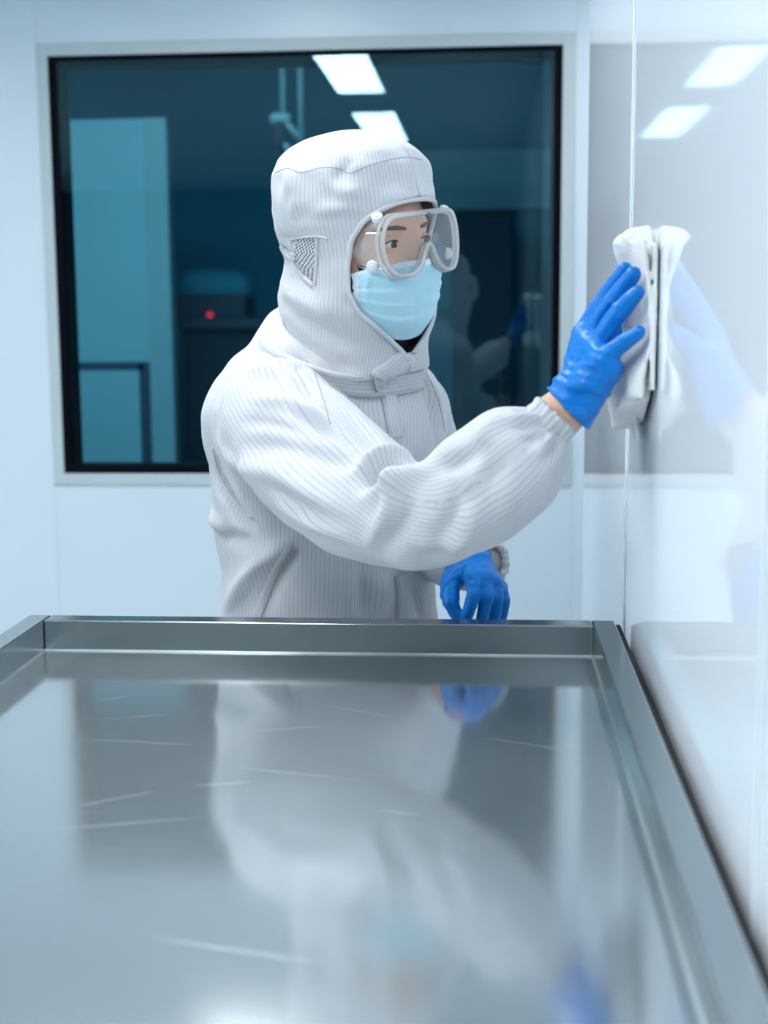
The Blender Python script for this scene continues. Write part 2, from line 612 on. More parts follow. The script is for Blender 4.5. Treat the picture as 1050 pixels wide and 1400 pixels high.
b.box(WX1 - 0.018, WX1, YC + 0.0, YC + 0.006, WZ0, WZ1)
b.box(WX0 + 0.018, WX1 - 0.018, YC + 0.0, YC + 0.006, WZ1 - 0.010, WZ1)
b.box(WX0 + 0.018, WX1 - 0.018, YC + 0.0, YC + 0.006, WZ0, WZ0 + 0.014)
b.build('window_frame', FRIT, wf)
mesh_obj('pane', [(WX0, YC + 0.004, WZ0), (WX1, YC + 0.004, WZ0), (WX1, YC + 0.004, WZ1), (WX0, YC + 0.004, WZ1)], [(0, 1, 2, 3)], GLASS, wf, smooth=False)

# ------------------------------------------------------------------ ceiling lights


def ceiling_light(x, y0, y1, label, w=0.17):
    t = empty('ceiling_light', (x, (y0 + y1) / 2, CEILZ))
    L = (y1 - y0) / 2
    b = MB()
    f = 0.012
    b.box(-w / 2 - f, -w / 2, -L - f, L + f, -0.03, 0); b.box(w / 2, w / 2 + f, -L - f, L + f, -0.03, 0)
    b.box(-w / 2, w / 2, -L - f, -L, -0.03, 0); b.box(-w / 2, w / 2, L, L + f, -0.03, 0)
    b.build('frame', LAMP_FRAME, t, bevel=0.002)
    MB().box(-w / 2, w / 2, -L, L, -0.026, -0.004).build('diffuser', LAMP, t)
    tag(t, label, 'ceiling light', 'ceiling lights')


ceiling_light(-0.47, 1.30, 2.14, 'white rectangular ceiling lamp above the worker, upper reflection in the window')
ceiling_light(-0.47, -0.12, 0.82, 'white rectangular ceiling lamp nearer the viewer, lower reflection in the window')
ceiling_light(-0.50, 2.50, 2.64, 'short white ceiling lamp close above the dark window')
ceiling_light(0.46, 2.45, 2.85, 'unseen fill lamp added in the recess behind the end of the glossy wall', 0.14)  # added out of view to brighten the shadowed end of the back wall
ceiling_light(-2.35, 0.70, 1.90, 'unseen fill lamp added on the left beyond the steel tray', 0.30)  # added fill light, out of view and clear of the window reflection
ceiling_light(-2.75, -0.90, 0.30, 'unseen fill lamp added on the left nearer the viewer', 0.30)  # second added fill on the left, also unseen

# ------------------------------------------------------------------ dim room beyond the window
RY = 6.6
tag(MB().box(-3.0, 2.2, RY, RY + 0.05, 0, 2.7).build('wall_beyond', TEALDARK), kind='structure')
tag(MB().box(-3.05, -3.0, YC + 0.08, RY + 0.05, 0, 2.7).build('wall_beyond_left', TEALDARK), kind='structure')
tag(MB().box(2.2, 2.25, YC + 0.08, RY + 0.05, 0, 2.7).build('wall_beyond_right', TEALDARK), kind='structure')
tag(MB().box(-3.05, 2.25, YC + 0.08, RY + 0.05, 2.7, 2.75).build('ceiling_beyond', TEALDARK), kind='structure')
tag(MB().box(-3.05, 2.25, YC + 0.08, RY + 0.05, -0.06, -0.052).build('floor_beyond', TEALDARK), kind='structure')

pa = P(92, 400, 5.2); pb = P(234, 400, 5.2)
t = empty('partition_panel', ((pa[0] + pb[0]) / 2, 5.2, 0))
hw = (pb[0] - pa[0]) / 2
MB().box(-hw - 0.4, hw - 0.09, 0, 0.06, 0, 2.25).build('panel', TEALWALL, t)
MB().box(hw - 0.09, hw, -0.01, 0.07, 0, 2.25).build('edge_post', RODMAT, t)
tag(t, 'tall pale partition panel in the dim room behind the left of the window', 'partition')

# framed trolley rail in front of the partition
a0 = P(100, 501, 4.6); a1 = P(197, 501, 4.6)
t = empty('rail_frame', (a1[0], 4.6, 0))
dx = a0[0] - a1[0]
MB().box(dx, 0.0, -0.012, 0.012, a0[2] - 0.014, a0[2] + 0.014).build('top_rail', INSTR, t)
MB().box(-0.016, 0.016, -0.012, 0.012, 0, a0[2] + 0.014).build('post', INSTR, t)
MB().box(dx - 0.03, dx, -0.012, 0.012, 0, a0[2] + 0.014).build('post', INSTR, t)
tag(t, 'dark square rail frame standing before the pale partition', 'frame')

# bench and instrument
c0 = P(240, 436, 5.6); c1 = P(470, 436, 5.6)
t = empty('lab_bench', (c0[0], 5.6, 0))
L = c1[0] - c0[0]
MB().box(0, L, 0, 0.6, c0[2] - 0.04, c0[2]).build('bench_top', INSTR, t)
MB().box(0.02, L - 0.02, 0.04, 0.6, 0, c0[2] - 0.04).build('bench_cabinet', CABDARK, t)
tag(t, 'dark bench against the far wall behind the window glass', 'bench')
c = P(292, 436, 5.75)
t = empty('laboratory_instrument', (c[0], 5.8, c0[2] + 0.004))
MB().box(-0.17, 0.15, -0.12, 0.14, 0, 0.10).build('body', INSTR, t, bevel=0.01)
V, F = capsule((-0.08, 0, 0.12), (0.09, 0, 0.12), 0.09, 0.08)
mesh_obj('dome_cover', V, F, TEALDARK, t)
V, F = capsule((0.0, -0.122, 0.012), (0.0, -0.132, 0.012), 0.011, 0.011)
mesh_obj('indicator_lamp', V, F, REDLED, t)['label'] = 'glowing red indicator lamp'
tag(t, 'dark domed instrument with a red light on the far bench', 'instrument')
# cabinet and wall boards
k0 = P(618, 288, 5.9); k1 = P(702, 620, 5.9)
t = empty('dark_cabinet', ((k0[0] + k1[0]) / 2, 5.9, 0))
w2 = (k1[0] - k0[0]) / 2
MB().box(-w2, w2, 0, 0.5, 0, k0[2]).build('body', CABDARK, t, bevel=0.006)
MB().box(-w2 + 0.01, w2 - 0.01, -0.015, 0, 0.1, k0[2] - 0.02).build('door', CABDARK, t, bevel=0.004)
MB().box(w2 - 0.06, w2 - 0.045, -0.04, -0.015, 1.1, 1.25).build('door_handle', INSTR, t)
tag(t, 'tall dark cabinet behind the window to the right of the worker', 'cabinet')
k0 = P(560, 205, 6.5); k1 = P(762, 284, 6.5)
t = tag(MB().box(k0[0], k1[0], 6.53, 6.59, k1[2], k0[2]).build('wall_board', TEALWALL, bevel=0.003),
        'pale board high on the far wall above the dark cabinet', 'board')
# pendant arm hanging from the far ceiling
t = empty('pendant_arm', tuple(P(385, 60, 5.0) * np.array([1, 1, 0]) + np.array([0, 0, 2.7])))
ox = np.array(t.location)
q0 = P(386, 70, 5.0); q1 = P(380, 162, 5.0); q2 = P(411, 100, 5.0); q3 = P(409, 192, 5.0)
MB().cyl(np.array([q0[0], 5.0, 2.7]) - ox, np.array([q0[0], 5.0, q1[2]]) - ox, 0.011).build('rod', RODMAT, t, True)
MB().cyl(np.array([q2[0], 5.0, 2.7]) - ox, np.array([q2[0], 5.0, q3[2]]) - ox, 0.011).build('rod', RODMAT, t, True)
V, F = capsule(np.array([q0[0] - 0.03, 5.0, q1[2]]) - ox, np.array([q0[0] + 0.01, 5.0, q1[2]]) - ox, 0.022, 0.022)
mesh_obj('joint', V, F, RODMAT, t)
MB().cyl(np.array([q0[0], 5.0, q1[2]]) - ox, np.array([q2[0], 5.0, q3[2]]) - ox, 0.012).build('cross_arm', RODMAT, t, True)
MB().cyl(np.array([q0[0], 5.0, q1[2] - 0.09]) - ox, np.array([q2[0], 5.0, q3[2] - 0.09]) - ox, 0.012).build('cross_arm', RODMAT, t, True)
MB().cyl(np.array([q0[0] - 0.015, 5.0, q1[2]]) - ox, np.array([q0[0] - 0.015, 5.0, q1[2] - 0.12]) - ox, 0.018).build('arm_link', INSTR, t, True)
tag(t, 'pale jointed pendant arm hanging in the dim room above the hood', 'pendant arm')
# unseen fill lamp added to light the dim room
t = empty('ceiling_light', (-1.1, 3.85, 2.7))
MB().box(-0.6, 0.6, -0.15, 0.15, -0.04, 0).build('diffuser', emission('added_fill_lamp', (0.6, 0.92, 1.0), 19.0), t)
MB().box(-0.62, 0.62, -0.17, 0.17, -0.02, 0).build('frame', LAMP_FRAME, t)
tag(t, 'unseen fill lamp added in the room beyond the window', 'ceiling light')

# ------------------------------------------------------------------ steel tray table
RZ = EYE - 0.345
xl, xr, yb = -0.5403, 0.1439, 1.53
yf = 0.30
ws, wb, dep = 0.0262, 0.029, 0.036
tray = empty('steel_table', (0, 0, 0))
tray.location = ((xl + xr) / 2, (yb + yf) / 2, 0)
ox, oy = tray.location[0], tray.location[1]
X0, X1, Y0, Y1 = xl - ox, xr - ox, yf - oy, yb - oy


def rim_bar(name, x0, x1, y0, y1, mat=STEEL):
    return MB().box(x0, x1, y0, y1, RZ - 0.06, RZ).build(name, mat, tray, bevel=0.0022)


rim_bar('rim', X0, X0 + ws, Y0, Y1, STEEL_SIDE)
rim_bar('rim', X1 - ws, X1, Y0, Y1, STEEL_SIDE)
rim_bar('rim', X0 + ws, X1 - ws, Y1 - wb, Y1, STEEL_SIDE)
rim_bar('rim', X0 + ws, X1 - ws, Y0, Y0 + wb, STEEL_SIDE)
# weld fillet along the inside corner
b = MB()
zt = RZ - dep
f = 0.0022
b.add([(X0 + ws, Y1 - wb, zt), (X1 - ws, Y1 - wb, zt), (X1 - ws, Y1 - wb - f, zt), (X0 + ws, Y1 - wb - f, zt),
       (X0 + ws, Y1 - wb, zt + f), (X1 - ws, Y1 - wb, zt + f)], [(4, 5, 2, 3), (0, 3, 2, 1), (0, 1, 5, 4), (0, 4, 3), (1, 2, 5)])
b.add([(X1 - ws, Y0 + wb, zt), (X1 - ws, Y1 - wb, zt), (X1 - ws - f, Y1 - wb, zt), (X1 - ws - f, Y0 + wb, zt),
       (X1 - ws, Y0 + wb, zt + f), (X1 - ws, Y1 - wb, zt + f)], [(4, 5, 2, 3), (0, 3, 2, 1), (0, 1, 5, 4), (0, 4, 3), (1, 2, 5)])
b.add([(X0 + ws, Y0 + wb, zt), (X0 + ws, Y1 - wb, zt), (X0 + ws + f, Y1 - wb, zt), (X0 + ws + f, Y0 + wb, zt),
       (X0 + ws, Y0 + wb, zt + f), (X0 + ws, Y1 - wb, zt + f)], [(4, 5, 2, 3), (0, 3, 2, 1), (0, 1, 5, 4), (0, 4, 3), (1, 2, 5)])
b.build('weld_seam', STEEL, tray)
# table top with long fine scratches drawn into the metal
scr_px = [((20, 1137), (295, 1117)), ((300, 1048), (520, 1068)), ((170, 1275), (470, 1320)), ((110, 985), (250, 975)),
          ((505, 1105), (590, 1118)), ((330, 1000), (480, 990)), ((90, 1105), (230, 1078)), ((640, 1005), (800, 1030)),
          ((120, 960), (190, 950)), ((420, 960), (560, 985)), ((250, 1075), (360, 1068)), ((100, 1010), (290, 1020))]


def on_floor(px, py):
    d = ray(px, py); q = CAM + d * ((zt - EYE) / d[2])
    return np.array([q[0] - ox, q[1] - oy, 0.0])


TOP = steel_mat('scratched_steel', (0.57, 0.62, 0.635), 0.10, 0.19)
nt = TOP.node_tree
bs = [n for n in nt.nodes if n.type == 'BSDF_PRINCIPLED'][0]
tcn = [n for n in nt.nodes if n.type == 'TEX_COORD'][0]
L_ = nt.links.new


def mth(op, a, b_=None, c_=None):
    n = nt.nodes.new('ShaderNodeMath'); n.operation = op
    for k, v in enumerate((a, b_, c_)):
        if v is None: continue
        if isinstance(v, (int, float)): n.inputs[k].default_value = v
        else: L_(v, n.inputs[k])
    return n.outputs[0]


def vdot(vec, d):
    n = nt.nodes.new('ShaderNodeVectorMath'); n.operation = 'DOT_PRODUCT'
    L_(vec, n.inputs[0]); n.inputs[1].default_value = tuple(d)
    return n.outputs['Value']


wob = node(nt, 'ShaderNodeTexNoise', Scale=9.0, Detail=2.0); L_(tcn.outputs['Object'], wob.inputs['Vector'])
wob_ = mth('MULTIPLY', mth('SUBTRACT', wob.outputs[0], 0.5), 0.010)
total = None
for s_, e_ in scr_px:
    p, q = on_floor(*s_), on_floor(*e_)
    ln = np.linalg.norm(q - p); t = (q - p) / ln; nr = np.array([-t[1], t[0], 0]); c = (p + q) / 2
    al = mth('SUBTRACT', vdot(tcn.outputs['Object'], t), float(c @ t))
    ac = mth('ADD', mth('SUBTRACT', vdot(tcn.outputs['Object'], nr), float(c @ nr)), wob_)
    m1 = mth('SUBTRACT', 1.0, mth('DIVIDE', mth('ABSOLUTE', ac), 0.0007)); m1 = mth('MAXIMUM', m1, 0.0)
    m2 = mth('SUBTRACT', 1.0, mth('POWER', mth('DIVIDE', mth('ABSOLUTE', al), float(ln / 2)), 2.0)); m2 = mth('MAXIMUM', m2, 0.0)
    mk = mth('MULTIPLY', m1, m2)
    total = mk if total is None else mth('MAXIMUM', total, mk)
for rot, sc, th in ((0.10, (4.0, 420.0, 1.0), 0.735), (-0.16, (3.4, 380.0, 1.0), 0.74), (0.3, (5.0, 400.0, 1.0), 0.745)):
    mp_ = nt.nodes.new('ShaderNodeMapping'); mp_.inputs['Rotation'].default_value = (0, 0, rot); mp_.inputs['Scale'].default_value = sc
    L_(tcn.outputs['Object'], mp_.inputs[0])
    nz_ = node(nt, 'ShaderNodeTexNoise', Scale=2.0, Detail=1.0); L_(mp_.outputs[0], nz_.inputs['Vector'])
    mk = mth('MULTIPLY', mth('MINIMUM', mth('MAXIMUM', mth('DIVIDE', mth('SUBTRACT', nz_.outputs[0], th), 0.05), 0.0), 1.0), 0.4)
    total = mth('MAXIMUM', total, mk)
total = mth('MINIMUM', total, 1.0)
mxc = nt.nodes.new('ShaderNodeMix'); mxc.data_type = 'RGBA'
L_(mth('MULTIPLY', total, 0.75), mxc.inputs[0]); mxc.inputs[6].default_value = (0.57, 0.62, 0.635, 1); mxc.inputs[7].default_value = (0.92, 0.95, 0.96, 1)
L_(mxc.outputs[2], bs.inputs['Base Color'])
old = bs.inputs['Roughness'].links[0].from_socket
L_(mth('ADD', old, mth('MULTIPLY', total, 0.35)), bs.inputs['Roughness'])
MB().box(X0 + ws * 0.5, X1 - ws * 0.5, Y0 + wb * 0.5, Y1 - wb * 0.5, zt - 0.004, zt).build('tray_floor', TOP, tray)
bs_ = MB().box(X1 - 0.001, X1 + 0.006, Y0, Y1 - 0.004, RZ - 0.05, RZ - 0.004).build('gap_shade_strip', BLACKCLOTH, tray, bevel=0.001)  # black strip put in for the shade between tray and wall
bs_['label'] = 'black strip standing in for the shaded gap at the wall'
# apron, legs and lower shelf under the tray
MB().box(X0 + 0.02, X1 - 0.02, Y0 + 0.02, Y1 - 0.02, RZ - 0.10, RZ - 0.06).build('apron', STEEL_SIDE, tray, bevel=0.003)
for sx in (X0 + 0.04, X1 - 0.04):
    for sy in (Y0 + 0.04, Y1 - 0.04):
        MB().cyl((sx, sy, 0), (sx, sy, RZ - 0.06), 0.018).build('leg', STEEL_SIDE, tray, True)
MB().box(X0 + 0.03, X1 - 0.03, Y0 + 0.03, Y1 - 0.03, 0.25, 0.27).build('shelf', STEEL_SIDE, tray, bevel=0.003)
tag(tray, 'brushed stainless steel tray table with raised rim, scratched, beside glossy white wall', 'table')

# ------------------------------------------------------------------ the person
TH = math.radians(53.0)                   # facing of the head, turned from the viewer towards the panel wall
O = np.array([-0.168, 1.72, EYE + 0.0885])
hF = np.array([math.sin(TH), -math.cos(TH), 0.0]); hR = np.array([-math.cos(TH), -math.sin(TH), 0.0]); hU = np.array([0, 0, 1.0])
roll = math.radians(7.0)
hR2 = hR * math.cos(roll) - hU * math.sin(roll); hU2 = hU * math.cos(roll) + hR * math.sin(roll)
HM = np.stack([hR2, hF, hU2], axis=1)


def H(p):
    return O + HM @ np.array(p, float)


# ---- head mesh (local: x person's right, y forward, z up)
def gauss(d2, s): return np.exp(-d2 / (2 * s * s))


def head_mesh(n=110):
    V = []; nr = 90
    for i in range(nr + 1):
        th = math.pi * i / nr
        for j in range(n):
            ph = 2 * math.pi * j / n
            x, y, z = math.sin(th) * math.sin(ph), math.sin(th) * math.cos(ph), math.cos(th)
            V.append((x, y, z))
    V = np.array(V)
    x, y, z = V[:, 0].copy(), V[:, 1].copy(), V[:, 2].copy()
    X = np.sign(x) * np.abs(x) ** 0.9 * 0.075
    Yv = np.where(y > 0, 0.099, 0.096) * np.sign(y) * np.abs(y) ** 0.93
    Z = z * 0.117 + 0.0
    low = np.clip(-Z / 0.117, 0, 1)
    X *= 1 - 0.28 * low ** 2
    Yv = np.where(y > 0, Yv * (1 + 0.06 * low), Yv * (1 - 0.45 * low ** 1.5))
    fr = y > 0.1
    for s in (1, -1):
        d2 = (X - s * 0.032) ** 2 + ((Z - 0.001) * 1.35) ** 2
        Yv -= np.where(fr, 0.0105 * gauss(d2, 0.0125), 0)
        d2 = (X - s * 0.034) ** 2 * 0.4 + (Z - 0.021) ** 2
        Yv += np.where(fr, 0.0035 * gauss(d2, 0.007), 0)
        d2 = (X - s * 0.046) ** 2 + (Z + 0.030) ** 2
        Yv += np.where(fr, 0.004 * gauss(d2, 0.016), 0)
        d2 = (X - s * 0.024) ** 2 + (Z + 0.046) ** 2
        Yv += np.where(fr, 0.004 * gauss(d2, 0.008), 0)
    tz = np.clip((0.010 - Z) / 0.055, 0, 1)
    nz = (0.006 + 0.009 * tz) * np.clip((0.02 - Z) / 0.012, 0, 1) * np.clip((Z + 0.055) / 0.02, 0, 1)
    Yv += np.where(fr, nz * np.exp(-(X / (0.0085 + 0.006 * tz)) ** 2), 0)
    Yv += np.where(fr, 0.007 * gauss(X ** 2 * 0.5 + (Z + 0.078) ** 2, 0.010), 0)
    Yv += np.where(fr, 0.008 * gauss(X ** 2 + (Z + 0.106) ** 2, 0.014), 0)
    V = np.stack([X, Yv, Z], 1)
    F = grid_faces(nr + 1, n)
    V = V @ HM.T + O
    return [tuple(v) for v in V], F


# ---- hands: joint chains (pixel x, pixel y, depth Y)
RH = {
    'index': [(797, 457, 1.365), (825, 411, 1.365), (844, 384, 1.36), (855, 368, 1.355)],
    'middle': [(803, 466, 1.345), (836, 415, 1.34), (855, 390, 1.335), (866, 375, 1.33)],
    'ring': [(812, 477, 1.325), (843, 432, 1.315), (861, 411, 1.31), (872, 400, 1.307)],
    'pinky': [(823, 492, 1.305), (848, 472, 1.297), (864, 461, 1.293), (874, 454, 1.29)],
    'thumb': [(788, 520, 1.365), (812, 492, 1.395), (834, 468, 1.405), (848, 450, 1.405)],
}
RWR = (773, 560, 1.335)
LH = {
    'index': [(646, 790, 1.572), (648, 812, 1.558), (641, 834, 1.560), (636, 853, 1.568)],
    'middle': [(661, 789, 1.580), (666, 814, 1.569), (661, 838, 1.571), (656, 858, 1.580)],
    'ring': [(673, 796, 1.592), (680, 817, 1.583), (677, 838, 1.585), (674, 857, 1.594)],
    'pinky': [(681, 804, 1.606), (690, 820, 1.599), (688, 836, 1.600), (685, 850, 1.607)],
    'thumb': [(627, 782, 1.600), (615, 801, 1.580), (616, 822, 1.570), (624, 840, 1.570)],
}
LWR = (640, 762, 1.625)
FR = {'index': (0.0108, 0.0100, 0.0088, 0.0078), 'middle': (0.0112, 0.0102, 0.0090, 0.0080), 'ring': (0.0108, 0.0098, 0.0086, 0.0076),
      'pinky': (0.0100, 0.0088, 0.0078, 0.0068), 'thumb': (0.0150, 0.0125, 0.0108, 0.0092)}


def hand_shapes(H_, wrist, k=1.0):
    """list of capsules for palm, fingers and wrist"""
    W = P(*wrist); caps = []
    J = {f: [P(*q) for q in H_[f]] for f in H_}
    for f in J:
        for i in range(3):
            caps.append((J[f][i], J[f][i + 1], FR[f][i] * k, FR[f][i + 1] * k))
    order = ['index', 'middle', 'ring', 'pinky']
    axis = np.mean([J[f][0] for f in order], axis=0) - W
    for f in order:
        base = W + 0.24 * (J[f][0] - W) + 0.12 * axis
        caps.append((base, J[f][0], 0.0142 * k, FR[f][0] * 1.08 * k))
    for a, c in (('index', 'middle'), ('middle', 'ring'), ('ring', 'pinky')):
        for s in (0.55, 0.8, 1.0):
            pa = W + s * (J[a][0] - W); pc = W + s * (J[c][0] - W)
            caps.append((pa, pc, 0.0125 * k, 0.0125 * k))
    caps.append((W + 0.12 * axis, J['thumb'][0], 0.0185 * k, 0.0165 * k))
    caps.append((J['thumb'][0], W + 0.6 * (J['index'][0] - W), 0.013 * k, 0.012 * k))
    if H_ is RH: caps.append((P(800, 552, 1.325), P(833, 503, 1.305), 0.0165 * k, 0.0130 * k))
    caps.append((W, W + 0.35 * axis, 0.0225 * k, 0.0215 * k))
    caps.append((W + 0.1 * axis, W + 0.62 * (J['pinky'][0] - W), 0.0185 * k, 0.0165 * k))
    return caps, J, W, axis


body = MB()
V, F = head_mesh(); body.add(V, F)
# ears
for s in (1, -1):
    V, F = capsule(H((s * 0.068, -0.012, -0.022)), H((s * 0.070, -0.018, 0.014)), 0.009, 0.010); body.add(V, F)
T0 = np.array([-0.215, 1.765])            # torso axis (x, y)
TT = math.radians(42.0)
tF = np.array([math.sin(TT), -math.cos(TT), 0.0]); tR = np.array([-math.cos(TT), -math.sin(TT), 0.0])


def ring_t(z, a, bb, ofs=(0, 0), fwd=0.0):
    c = np.array([T0[0] + ofs[0], T0[1] + ofs[1], EYE + z]) + tF * fwd
    return np.concatenate([c, tR * a, tF * bb])


neck = H((0, -0.025, -0.075))
V, F = capsule(neck, np.array([T0[0] + 0.02, T0[1] - 0.0, EYE - 0.13]), 0.056, 0.07); body.add(V, F)
tb = [ring_t(-0.10, 0.05, 0.05), ring_t(-0.14, 0.12, 0.075), ring_t(-0.17, 0.130, 0.088), ring_t(-0.25, 0.122, 0.092), ring_t(-0.36, 0.120, 0.088),
      ring_t(-0.48, 0.130, 0.090), ring_t(-0.60, 0.145, 0.095), ring_t(-0.68, 0.15, 0.095)]
V, F, S = loft(tb, 60, 60); body.add([tuple(v) for v in V], F)
RS = P(372, 572, 1.625); RE = P(588, 718, 1.375); RW = P(*RWR)
LS = P(550, 560, 1.86); LE = P(606, 735, 1.80); LW = P(*LWR)
for a, c, r0, r1 in ((RS, RE, 0.042, 0.032), (RE, RE * 0.6 + RW * 0.4, 0.032, 0.033), (RE * 0.6 + RW * 0.4, RW, 0.033, 0.0240),
                     (LS, LE, 0.040, 0.037), (LE, LE * 0.6 + LW * 0.4, 0.038, 0.036), (LE * 0.6 + LW * 0.4, LW, 0.036, 0.0255)):
    V, F = capsule(a, c, r0, r1, 28); body.add(V, F)
for H_, w_ in ((RH, RWR), (LH, LWR)):
    for a, c, r0, r1 in hand_shapes(H_, w_, 0.60)[0]:
        V, F = capsule(a, c, r0, r1, 14); body.add(V, F)
base = np.array([T0[0], T0[1], 0.0])
for s in (1, -1):
    hip = base + tR * s * 0.085 + np.array([0, 0, EYE - 0.64]); kn = base + tR * s * 0.10 + tF * 0.02 + np.array([0, 0, 0.47])
    an = base + tR * s * 0.11 + np.array([0, 0, 0.09]); to = an + tF * 0.15 - np.array([0, 0, 0.045])
    for a, c, r0, r1 in ((hip, kn, 0.082, 0.056), (kn, an, 0.055, 0.037), (an - tF * 0.03 - np.array([0, 0, 0.03]), to, 0.036, 0.028)):
        V, F = capsule(a, c, r0, r1, 28); body.add(V, F)
BV, BF = remesh(body.V, body.F, 0.0034)
E_ = edges_of(BF)
BV = smooth_mesh(BV, E_, 3)
person = mesh_obj('person', BV, BF, SKIN)
tag(person, 'person in white hooded clean-room suit, goggles, blue mask and gloves, wiping the glossy wall', 'person')

# ---- eyes
for s in (1, -1):
    ec = np.array([s * 0.0310, 0.0795, 0.0])
    gaze = np.array([-0.10, 1.0, -0.05]); gaze /= np.linalg.norm(gaze)
    a, c = frame_of(gaze)
    V = []; fm = []; n = 28; nr = 24; r = 0.0122
    for i in range(nr + 1):
        th = math.pi * i / nr
        for j in range(n):
            q = 2 * math.pi * j / n
            rr = r
            V.append(H(ec + rr * (math.cos(th) * gaze + math.sin(th) * (math.cos(q) * a + math.sin(q) * c))))
    F = grid_faces(nr + 1, n)
    fm = [0 if (k // n) > 3 else 1 for k in range(len(F))]
    eye = mesh_obj('eye', V, F, EYEWHITE, person, mats=[EYEWHITE, IRIS], fmat=fm)
    # lids: shells round the eyeball leaving an almond opening
    for up, nm in ((1, 'upper_eyelid'), (-1, 'lower_eyelid')):
        V = []; nu, nv = 33, 11
        for i in range(nu):
            u = -1 + 2 * i / (nu - 1)
            lon = u * math.radians(80)
            op = (0.43 if up > 0 else 0.29) * max(0, 1 - abs(u / 0.86) ** 2.2) + (0.03 * (u * s))
            for j in range(nv):
                w = j / (nv - 1)
                lat = up * (op + w * 1.0) + (0.05 if up < 0 else -0.0)
                rr = 0.0132 - 0.0012 * w
                V.append(H(ec + rr * np.array([math.sin(lon) * math.cos(lat), math.cos(lon) * math.cos(lat), math.sin(lat)])))
        F = grid_faces(nu, nv, wrap=False)
        mesh_obj(nm, V, F, SKIN, eye)
    path = []
    for i in range(25):
        u = -0.86 + 1.72 * i / 24
        lon = u * math.radians(80)
        op = 0.43 * max(0, 1 - abs(u / 0.86) ** 2.2) + 0.03 * u * s
        path.append(H(ec + 0.0136 * np.array([math.sin(lon) * math.cos(op), math.cos(lon) * math.cos(op), math.sin(op)])))
    V, F = tube(path, 0.0009, 8)
    mesh_obj('lashes', V, F, BROW, eye)

pb = BVHTree.FromPolygons([tuple(v) for v in BV], BF)
for s in (1, -1):
    path = []; rad = []
    for i in range(24):
        u = i / 23
        x = s * (0.013 + 0.040 * u); z = 0.0175 + 0.0050 * math.sin(u * 2.3) - 0.004 * u
        h = pb.ray_cast(Vector(H((x, 0.2, z))), Vector(-hF))
        path.append(np.array(h[0]) + hF * 0.0002); rad.append(0.0034 * (0.12 + 0.9 * math.sin(math.pi * (0.06 + 0.90 * u)) ** 0.7) * (1 - 0.5 * u))
    V, F = tube(path, np.array(rad), 10, flat=1.0)
    V = np.array(V); cen = np.repeat(np.array(path), 10, axis=0)
    d = V - cen; V = V - np.outer(d @ hF, hF) * 0.72
    mesh_obj('eyebrow', V, F, BROW, person)

# ---- black undershirt collar at the throat
V, F = capsule(H((0, 0.000, -0.098)), np.array([T0[0] + 0.025, T0[1] - 0.01, EYE - 0.12]), 0.064, 0.060, 40)
mesh_obj('undershirt_collar', V, F, BLACKCLOTH, person)

# ---- jacket: torso and sleeves grown into one surface
def ring_tilt(z, a, bb, ofs, k):
    r = ring_t(z, a, bb, ofs); r[8] -= k * bb
    return r


tor = [ring_t(-0.62, 0.165, 0.120), ring_t(-0.52, 0.166, 0.120), ring_t(-0.42, 0.162, 0.118), ring_t(-0.36, 0.155, 0.118), ring_t(-0.30, 0.157, 0.120, (0.002, 0)),
       ring_t(-0.245, 0.160, 0.124, (0.003, 0)), ring_t(-0.19, 0.168, 0.126, (0.003, 0)), ring_tilt(-0.135, 0.174, 0.122, (0.003, 0), 0.05), ring_tilt(-0.100, 0.172, 0.115, (0.004, 0), 0.10),
       ring_tilt(-0.070, 0.150, 0.108, (0.010, -0.003), 0.18), ring_tilt(-0.048, 0.112, 0.103, (0.016, -0.006), 0.28), ring_tilt(-0.036, 0.104, 0.101, (0.022, -0.010), 0.36), ring_tilt(-0.022, 0.094, 0.097, (0.026, -0.012), 0.40)]
TV, TFc, TS = loft(tor, 110, 150)
RSL = sleeve_ctrl([(372, 528, 1.66, 50), (372, 560, 1.62, 78), (408, 606, 1.555, 88), (455, 652, 1.49, 94), (520, 692, 1.42, 86), (580, 703, 1.375, 80), (632, 682, 1.35, 78),
                   (682, 645, 1.338, 78), (718, 613, 1.332, 72), (740, 590, 1.33, 54), (749, 580, 1.33, 38), (754, 575, 1.33, 33)])
RV, RF, RSs = loft(RSL, 110, 90)
LSL = sleeve_ctrl([(535, 525, 1.83, 40), (550, 550, 1.85, 60), (566, 605, 1.845, 61), (580, 665, 1.83, 60), (596, 725, 1.79, 58), (622, 757, 1.735, 54), (648, 767, 1.69, 44), (658, 770, 1.667, 36)])
LV, LF, LSs = loft(LSL, 80, 80)
jk = MB(); jk.add(TV, TFc); jk.add(RV, RF); jk.add(LV, LF)
JV, JF = remesh(jk.V, jk.F, 0.0036)
JE = edges_of(JF)
JV = smooth_mesh(JV, JE, 22, 0.6)
# stripe coordinate from the cloth panel each point belongs to
src = [(BVHTree.FromPolygons([tuple(v) for v in TV], TFc), TFc, TS, TV), (BVHTree.FromPolygons([tuple(v) for v in RV], RF), RF, RSs, RV), (BVHTree.FromPolygons([tuple(v) for v in LV], LF), LF, LSs, LV)]


def stripe_of(v):
    best = None
    for bv, fc, st, vs in src:
        h = bv.find_nearest(Vector(v))
        if best is None or h[3] < best[0]:
            best = (h[3], h[0], fc[h[2]], st, vs)
    f = best[2]
    if len(f) > 4: return 0.0
    p = np.array(best[1])
    a, c2 = best[4][f[0]], best[4][f[1]]
    ab = c2 - a
    t = float(np.clip((p - a) @ ab / (ab @ ab + 1e-12), 0, 1))
    s0, s1 = best[3][f[0]], best[3][f[1]]
    if s1 < s0: s1 = s0 + (best[3][1] - best[3][0])
    return float(s0 + t * (s1 - s0))


